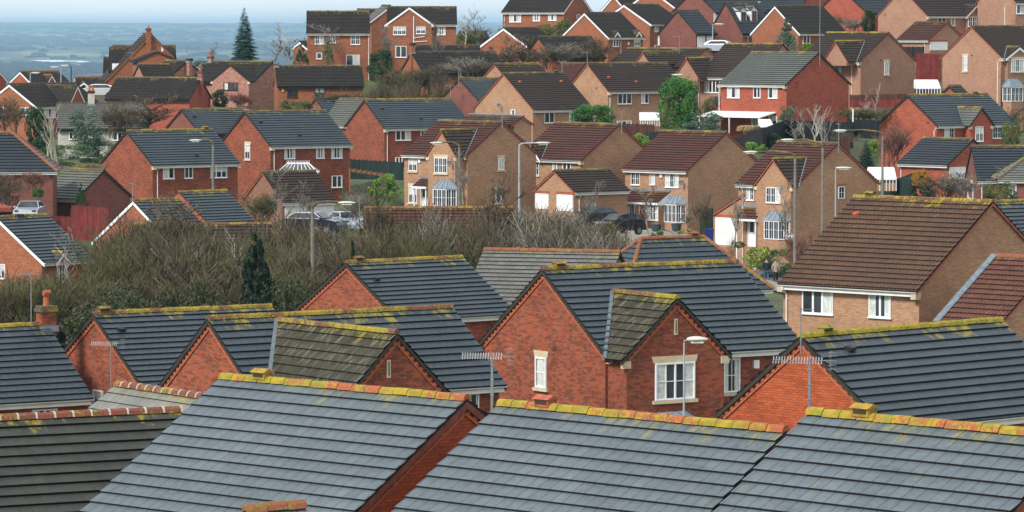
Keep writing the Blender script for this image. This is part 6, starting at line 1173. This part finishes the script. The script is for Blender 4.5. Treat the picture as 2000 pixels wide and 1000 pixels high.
# cars
def car_paint(name, col, r=.25):
    m, nt, b = new_mat(name); b.inputs['Base Color'].default_value = col + (1,); b.inputs['Metallic'].default_value = .3; b.inputs['Roughness'].default_value = r; b.inputs['Coat Weight'].default_value = .6; return m
def car(px, py, Y, rz, paint, label, L=4.1, H=1.48, hatch=True):
    p = at(px, py, Y); e = empty('parked_car', (p.x, Y, p.z), rz, label, 'car', 'cars parked by the houses'); W = 1.72; h = H
    prof = [(-.5, .42), (-.49, .62), (-.44, .68), (-.27, .70), (-.22, .72)] if not hatch else [(-.5, .40), (-.49, .60), (-.42, .66), (-.26, .71)]
    lower = [(-.5, .22), (-.5, .42), (-.485, .58), (-.40, .64), (-.24, .69), (.40, .70), (.485, .66), (.5, .5), (.5, .22)]
    top = [(-.24, .69), (-.08, .97), (.02, 1.0), (.26, .99), (.38, .90), (.455, .70)] if hatch else [(-.22, .69), (-.06, .97), (.04, 1.0), (.18, .98), (.36, .72)]
    mb = MB()
    def loft(m, P, w0, w1, mat=0):
        n = len(P); A = []; B = []
        for x, z in P:
            k = (z - .69) / .31 if z > .69 else 0; ww = w0 + (w1 - w0) * max(0, k); A.append(Vector((x * L, -ww / 2, z * h))); B.append(Vector((x * L, ww / 2, z * h)))
        for i in range(n - 1): m.add([A[i], A[i + 1], B[i + 1], B[i]][::-1], mat)
        m.add(A[::-1], mat); m.add(B, mat); m.add([A[0], B[0], B[-1], A[-1]], mat)
    loft(mb, lower, W, W); loft(mb, top, W * .96, W * .72); body = mb.build('body', paint, e)
    bv = body.modifiers.new('Bevel', 'BEVEL'); bv.width = .06; bv.segments = 2
    g = MB(); k = lambda x, z, s: Vector((x * L, s, z * h))
    # windscreen, rear screen, side glass just proud of the cabin
    a, b = top[0], top[1]; g.add([k(a[0] + .012, a[1] + .03, -.74), k(b[0] - .004, b[1] - .01, -.58), k(b[0] - .004, b[1] - .01, .58), k(a[0] + .012, a[1] + .03, .74)])
    g.v = [(x - .03, y, z + .02) for x, y, z in g.v]; a, b = top[-1], top[-2]; n0 = len(g.v)
    g.add([k(a[0], a[1] + .02, .72), k(b[0], b[1] + .02, .6), k(b[0], b[1] + .02, -.6), k(a[0], a[1] + .02, -.72)]); g.v[n0:] = [(x + .03, y, z + .01) for x, y, z in g.v[n0:]]
    for s in (-1, 1):
        S = [(top[0][0] + .05, .73), (top[1][0] + .01, .94), (top[-3][0] + .02, .94), (top[-1][0] - .05, .73)]; g.add([Vector((x * L, s * (W * .96 / 2 - (W * .12) * (z - .69) / .31 + .015), z * h)) for x, z in S])
    g.build('window', M_glass, e)
    for x in (-.31, .31):
        for s in (-1, 1):
            m = MB(); m.tube([(x * L, s * (W / 2 - .2), .31), (x * L, s * (W / 2 + .02), .31)], .31, 14); wh = m.build('wheel', M_blackp, e); m = MB(); m.tube([(x * L, s * (W / 2 + .0), .31), (x * L, s * (W / 2 + .03), .31)], .19, 10); m.build('rim', M_alu, wh)
    for s in (-1, 1):
        m = MB(); m.box((-.49 * L, s * .62, .58 * h), (.10, .26, .10)); m.build('headlight', M_glass, e); m = MB(); m.box((.49 * L, s * .68, .60 * h), (.08, .22, .2)); m.build('tail_light', M_red, e)
        m = MB(); m.box((-.2 * L, s * (W / 2 + .08), .74 * h), (.12, .16, .12)); m.build('wing_mirror', paint, e)
    m = MB(); m.box((.505 * L, 0, .46 * h), (.03, .5, .11)); m.build('number_plate', M_yel, e)
c_navy = car_paint('dark_blue_paint', (.012, .016, .035)); c_copper = car_paint('copper_red_paint', (.22, .05, .03)); c_silver = car_paint('silver_paint', (.42, .46, .52)); c_black = car_paint('black_paint', (.008, .008, .01)); c_white = car_paint('white_paint', (.65, .68, .7)); c_slate = car_paint('slate_paint', (.03, .035, .045)); c_red = car_paint('red_paint', (.3, .01, .01))
car(40, 397, 306, R_(150) + math.pi, c_navy, 'dark blue saloon car with red tail lights at the left edge', 4.4, 1.4, False)
car(16, 420, 298, R_(80), c_copper, 'copper red car with its bonnet towards us at the left edge', 4.0)
car(58, 433, 288, R_(88), c_silver, 'pale silver-blue car nearest the roof with the chimney', 4.2)
car(614, 457, 290, R_(158), c_slate, 'dark people carrier in front of the left white garage door', 4.3, 1.6)
car(677, 453, 292, R_(112), c_silver, 'silver hatchback in front of the right white garage door', 3.7)
car(1160, 442, 310, R_(50), c_slate, 'dark car half hidden by scrub beside the buff double garage', 3.9)
car(1208, 459, 298, R_(44), c_black, 'black hatchback parked before the house with the red door', 4.1, 1.55)
car(186, 191, 440, R_(10), c_white, 'white car behind the twin clay chimney pots', 4.4)
car(1412, 105, 446, R_(165), c_silver, 'silver car below the white rendered wall', 4.3)
car(1401, 218, 395, R_(80), c_red, 'red car glimpsed left of the bright red brick house', 3.8)
car(1482, 532, 330, R_(15), c_silver, 'silver car roof glimpsed left of the walkers', 4.2)

# walkers seen from behind
M_skin = plain('skin', (.45, .28, .2), .6); M_navy = plain('navy_coat_cloth', (.012, .016, .03), .9); M_coat = plain('pale_patterned_coat', (.30, .24, .19), .9, .45, 12); M_jean = plain('blue_jeans', (.04, .08, .16), .9); M_btrou = plain('black_trousers', (.012, .012, .014), .9); M_hair = plain('dark_hair', (.02, .015, .012), .8)
def skin_mesh(name, joints, bones, mat, parent, sub=2):
    me = bpy.data.meshes.new(name); me.from_pydata([j[0] for j in joints], bones, []); o = bpy.data.objects.new(name, me); C.objects.link(o); o.parent = parent
    md = o.modifiers.new('Skin', 'SKIN'); lay = me.skin_vertices[0].data if me.skin_vertices else None
    if lay is None:
        bpy.context.view_layer.objects.active = o; lay = me.skin_vertices[0].data
    for i, j in enumerate(joints): lay[i].radius = j[1] if isinstance(j[1], tuple) else (j[1], j[1])
    lay[0].use_root = True; sb = o.modifiers.new('Sub', 'SUBSURF'); sb.levels = sb.render_levels = sub; me.materials.append(mat); return o
def person(px, py, Y, h, coat, trou, hood, label, step, rz, bag=False):
    p = at(px, py, Y); e = empty('person', (p.x, Y, p.z), rz, label, 'person'); e.scale = (h / 1.75,) * 3; s = step
    J = [((0, 0, .95), (.15, .11)), ((0, 0, 1.2), (.15, .11)), ((0, 0, 1.42), (.17, .10)), ((0, 0, 1.52), .06), ((0, .01, 1.60), .085), ((0, .01, 1.70), .085),
         ((-.19, 0, 1.42), .065), ((-.26, -.02, 1.14), .05), ((-.25, .06, .90), .04), ((.19, 0, 1.42), .065), ((.26, .02, 1.14), .05), ((.25, .10, .90), .04),
         ((-.09, 0, .88), .09), ((-.10, .10 * s, .48), .062), ((-.10, .02 * s, .09), .045), ((-.10, .14, .05), .045), ((.09, 0, .88), .09), ((.10, -.06 * s, .48), .062), ((.10, -.22 * s, .12), .045), ((.10, -.12 * s, .05), .045),
         ((-.25, .09, .80), .028), ((.25, .13, .80), .028)]
    Bn = [(0, 1), (1, 2), (2, 3), (3, 4), (4, 5), (2, 6), (6, 7), (7, 8), (8, 20), (2, 9), (9, 10), (10, 11), (11, 21), (0, 12), (12, 13), (13, 14), (14, 15), (0, 16), (16, 17), (17, 18), (18, 19)]
    skin_mesh('body', J, Bn, M_skin, e)
    K = [((0, 0, .98), (.19, .15)), ((0, 0, .80), (.21, .16)), ((0, 0, 1.2), (.19, .14)), ((0, 0, 1.42), (.20, .13)), ((0, 0, 1.50), (.11, .10)), ((-.20, 0, 1.42), .09), ((-.28, -.02, 1.14), .075), ((-.27, .06, .92), .065), ((.20, 0, 1.42), .09), ((.28, .02, 1.14), .075), ((.27, .10, .92), .065)]
    KB = [(0, 1), (0, 2), (2, 3), (3, 4), (3, 5), (5, 6), (6, 7), (3, 8), (8, 9), (9, 10)]
    if hood: K += [((0, .0, 1.60), .115), ((0, .0, 1.70), .115)]; KB += [(4, 11), (11, 12)]
    skin_mesh('coat', K, KB, coat, e)
    T_ = [((0, 0, .86), (.15, .12)), ((-.09, 0, .80), .105), ((-.10, .10 * s, .48), .082), ((-.10, .02 * s, .12), .07), ((.09, 0, .80), .105), ((.10, -.06 * s, .48), .082), ((.10, -.22 * s, .15), .07)]
    skin_mesh('trousers', T_, [(0, 1), (1, 2), (2, 3), (0, 4), (4, 5), (5, 6)], trou, e)
    m = MB()
    for q in ((-.10, .09, .05), (.10, -.17 * s, .06)): m.box(q, (.10, .26, .09))
    sh = m.build('shoes', M_blackp, e); b = sh.modifiers.new('Bevel', 'BEVEL'); b.width = .03; b.segments = 2
    m = MB(); pr = None
    for i in range(6):
        a = i / 5 * math.pi / 2; r = .105 * math.cos(a) + .002; ring = [(r * math.cos(t), r * math.sin(t) - .005, 1.70 + .10 * math.sin(a)) for t in [k * math.pi / 5 for k in range(10)]]
        if pr:
            for j in range(10): m.add([pr[j], pr[(j + 1) % 10], ring[(j + 1) % 10], ring[j]])
        pr = ring
    if not hood: m.build('hair', M_hair, e, True)
    # face, looking away from us
    m = MB(); m.box((0, .10, 1.62), (.025, .04, .045)); m.box((-.03, .092, 1.66), (.02, .012, .012)); m.box((.03, .092, 1.66), (.02, .012, .012)); m.box((0, .092, 1.575), (.045, .012, .01)); m.build('face', M_skin, e)
person(1497, 551, 284, 1.64, M_navy, M_jean, False, 'person in dark navy coat and blue jeans walking away on the left', 1, .1)
person(1515, 552, 284, 1.56, M_coat, M_btrou, True, 'person in pale hooded coat and black trousers walking away on the right', -1, -.1)
if True:
    pk = MB(); 

# for sale board
p = at(1544, 455, 285); b = at(1544, 499, 285); e = empty('for_sale_board', (p.x, 285, b.z), R_(-8), 'white and green estate agent board on a white post beside the lamp', 'sign'); h = p.z - b.z; wd = 19 / F_PX * 285
m = MB(); m.box((0, .04, h / 2), (.07, .05, h)); m.build('post', M_white, e)
hb = 22 / F_PX * 285; m = MB(); m.box((0, 0, h - hb / 2), (wd, .03, hb)); pn = m.build('panel', M_white, e)
M_lime = plain('lime_green_print', (.25, .5, .02), .6, .02); M_slt = plain('dark_slate_print', (.03, .06, .08), .6, .02); M_gtx = plain('grey_print', (.3, .36, .3), .6, .02)
m = MB(); m.box((0, -.018, h - hb + .07), (wd - .02, .006, .13)); m.build('green_band', M_lime, pn); m = MB(); m.box((0, -.018, h - .06), (wd - .02, .006, .12)); m.build('top_band', M_slt, pn)
def text(s, loc, size, mat, par, nm='lettering', rot=(R_(90), 0, 0)):
    cu = bpy.data.curves.new(nm, 'FONT'); cu.body = s; cu.size = size; cu.align_x = 'CENTER'; cu.align_y = 'CENTER'; cu.extrude = .002; cu.materials.append(mat); t_ = bpy.data.objects.new(nm, cu); C.objects.link(t_); dg = bpy.context.evaluated_depsgraph_get(); me = bpy.data.meshes.new_from_object(t_.evaluated_get(dg)); bpy.data.objects.remove(t_); o = bpy.data.objects.new(nm, me); C.objects.link(o); o.location = loc; o.rotation_euler = rot; o.parent = par; return o
text('FOR SALE', (0, -.024, h - .06), .12, M_white, pn); text('ascoric', (0, -.022, h - hb * .66), .14, M_gtx, pn)
m = MB(); m.add([(-.03 - .07, -.021, h - hb * .5), (.04 + .01, -.021, h - hb * .5), (-.02, -.021, h - hb * .5 + .17)]); m.add([(-.01, -.0215, h - hb * .5), (.12, -.0215, h - hb * .5), (.05, -.0215, h - hb * .5 + .1)]); m.build('logo', M_lime, pn)

# wheelie bin
p = at(1386, 475, 297); e = empty('wheelie_bin', (p.x, 297, p.z), 0, 'blue wheelie bin beside the white single garage door', 'bin'); M_blue = plain('blue_plastic', (.01, .03, .22), .5)
m = MB(); A = [(-.24, -.3, 0), (.24, -.3, 0), (.24, .25, 0), (-.24, .25, 0)]; B = [(-.3, -.38, .98), (.3, -.38, .98), (.3, .36, .98), (-.3, .36, .98)]
for i in range(4): m.add([A[i], A[(i + 1) % 4], B[(i + 1) % 4], B[i]])
m.add(A[::-1]); m.build('body', M_blue, e); m = MB(); m.box((0, 0, 1.01), (.62, .78, .05)); m.box((0, .38, .95), (.5, .06, .05)); m.build('lid', M_blue, e)
m = MB(); m.tube([(-.3, .28, .1), (.3, .28, .1)], .1, 10); m.build('wheels', M_blackp, e)
for i, (px, py, Y) in enumerate(((1282, 452, 306), (1321, 451, 306), (1197, 432, 305))):
    p = at(px, py, Y); mat = M_slt if i < 2 else M_blue; e = empty('planter' if i < 2 else 'recycling_box', (p.x, Y, p.z), 0, ('dark round planter right of the red door', 'dark round planter under the middle bay window', 'small blue box behind the black hatchback')[i], 'planter' if i < 2 else 'box')
    m = MB(); m.tube([(0, 0, 0), (0, 0, .1), (0, 0, .45), (0, 0, .5)], [.28, .33, .38, .41], 12); m.build('pot', mat, e); m = MB(); m.tube([(0, 0, .49), (0, 0, .53)], .36, 12); m.build('soil', B_dark, e)

# conservatories and greenhouse
M_poly = plain('polycarbonate_sheet', (.62, .67, .70), .25, .05)
def conservatory(px0, px1, yt, ye, yb, Y, dp, label, kind='hip', roofm=None, rz=0, fin=False):
    a, b = at(px0, ye, Y), at(px1, ye, Y); wd = b.x - a.x; zt = at(px0, yt, Y).z - a.z; zb = at(px0, yb, Y).z - a.z; e = empty('conservatory', ((a.x + b.x) / 2, Y, a.z + zb), rz, label, 'conservatory'); h = -zb; zt += h; w2 = wd / 2; d2 = dp / 2
    E = [(-w2, -d2, h), (w2, -d2, h), (w2, d2, h), (-w2, d2, h)]; i_ = w2 * .55 if kind == 'hip' else w2; Rg = [(-i_ if kind == 'hip' else -w2, 0, zt), (i_ if kind == 'hip' else w2, 0, zt)]
    if kind == 'lean': Rg = [(-w2, d2, zt), (w2, d2, zt)]
    m = MB(); m.add([E[0], E[1], Rg[1], Rg[0]]); 
    if kind != 'lean': m.add([E[2], E[3], Rg[0], Rg[1]])
    m.add([E[1], E[2], Rg[1]]); m.add([E[3], E[0], Rg[0]]); m.build('glazed_roof', roofm or M_glass, e)
    m = MB(); n = 8
    for k in range(n + 1):
        p = Vector(E[0]).lerp(Vector(E[1]), k / n); q = Vector(Rg[0]).lerp(Vector(Rg[1]), k / n); m.beam(p + Vector((0, 0, .03)), q + Vector((0, 0, .03)), .04, .04)
    m.beam(Vector(Rg[0]) + Vector((0, 0, .05)), Vector(Rg[1]) + Vector((0, 0, .05)), .1, .12)
    for u_, v_ in ((0, 1), (1, 2), (3, 0)): m.beam(E[u_], E[v_], .1, .12)
    for u_, v_ in ((1, 1), (2, 1), (3, 0), (0, 0)): m.beam(E[u_], Rg[v_], .07, .07)
    for k in range(n + 1):
        p = Vector(E[0]).lerp(Vector(E[1]), k / n); m.beam((p.x, p.y, 0), (p.x, p.y, h), .06, .06)
    if fin:
        for k in range(16): p = Vector(Rg[0]).lerp(Vector(Rg[1]), k / 15); m.beam(p, p + Vector((0, 0, .28)), .03, .03)
    m.build('frame', M_white, e); m = MB(); m.box((0, 0, h / 2 - .02), (wd - .1, dp - .1, h - .05)); m.build('glazing', M_glass, e); m = MB(); m.box((0, 0, .3), (wd, dp, .6)); m.build('base_wall', WALLS['buff'], e)
conservatory(543, 622, 320, 336, 372, 330, 3.0, 'white framed conservatory with finials behind the double garage', 'hip', None, 0, True)
conservatory(1250, 1287, 222, 234, 246, 378, 2.0, 'small white conservatory beside the big rounded evergreen', 'lean', M_poly)
conservatory(1788, 1834, 158, 172, 195, 398, 2.6, 'conservatory with bright white roof between two buff-pink houses', 'lean', M_white)
p = at(1722, 340, 312); gr = conservatory(1697, 1748, 330, 349, 372, 312, 2.0, 'greenhouse with pale panels beside the tall street lamp', 'lean', M_poly)
# white garden cabin roof / trampoline screen near the black fence
p = at(1495, 250, 352); e = empty('garden_shed', (p.x, 352, p.z), R_(10), 'small shed with white sheeted roof above the black fence', 'shed'); m = MB(); m.box((0, 0, -.3), (1.1, .9, .9)); m.build('wall', F_brown, e)
m = MB(); m.add([(-.6, -.6, .1), (.6, -.6, .1), (.55, .5, .75), (-.55, .5, .75)]); m.add([(-.6, -.6, .06), (.6, -.6, .06), (.6, -.6, .14), (-.6, -.6, .14)]); m.add([(-.55, .5, .0), (.55, .5, 0), (.55, .5, .75), (-.55, .5, .75)]); m.build('roof', M_white, e)
p = at(1668, 340, 0.1 + 330); 
# garden wall post
p = at(1666, 238, 345); e = tag(empty('flag_post', (p.x, 345, p.z), 0, 'short white post at the end of the black fence', 'post')); m = MB(); m.tube([(0, 0, 0), (0, 0, 1.05)], .06, 8); m.build('shaft', M_white, e); m = MB(); m.tube([(0, 0, 1.05), (0, 0, 1.09)], .075, 8); m.build('cap', M_white, e)
# timber pergola right of the double garage
p = at(705, 340, 325); e = empty('pergola', (p.x, 325, p.z - 2.2), 0, 'timber pergola against the dark green fence', 'pergola'); m = MB(); m.beam((-1, 0, 2.5), (2.6, -.2, 2.0), .12, .16); m.beam((-1, 1, 2.5), (2.6, .8, 2.0), .12, .16)
for k in range(9): x = -.9 + k * .42; m.beam((x, -.3, 2.6 - k * .06), (x, 1.2, 2.6 - k * .06), .06, .1)
m.build('beams', M_wood, e)
for x, zt_ in ((-.9, 2.45), (2.4, 2.0)):
    m = MB(); m.beam((x, 0, -1), (x, 0, zt_), .12, .12); m.build('post', M_wood, e)

# ------------------------------------------------------------------ valley air
mh = bpy.data.materials.new('haze_air'); mh.use_nodes = True; nh = mh.node_tree; nh.nodes.remove(nh.nodes['Principled BSDF']); pv = nh.nodes.new('ShaderNodeVolumePrincipled')
pv.inputs['Color'].default_value = (.48, .75, 1, 1); pv.inputs['Density'].default_value = 0.60e-4; pv.inputs['Anisotropy'].default_value = .2
nh.links.new(pv.outputs[0], nh.nodes['Material Output'].inputs['Volume'])
m = MB(); m.box((0, 17400, -10), (12000, 35000, 190)); hz = m.build('haze', mh); hz['kind'] = 'stuff'; hz['label'] = 'blue winter haze over the valley'
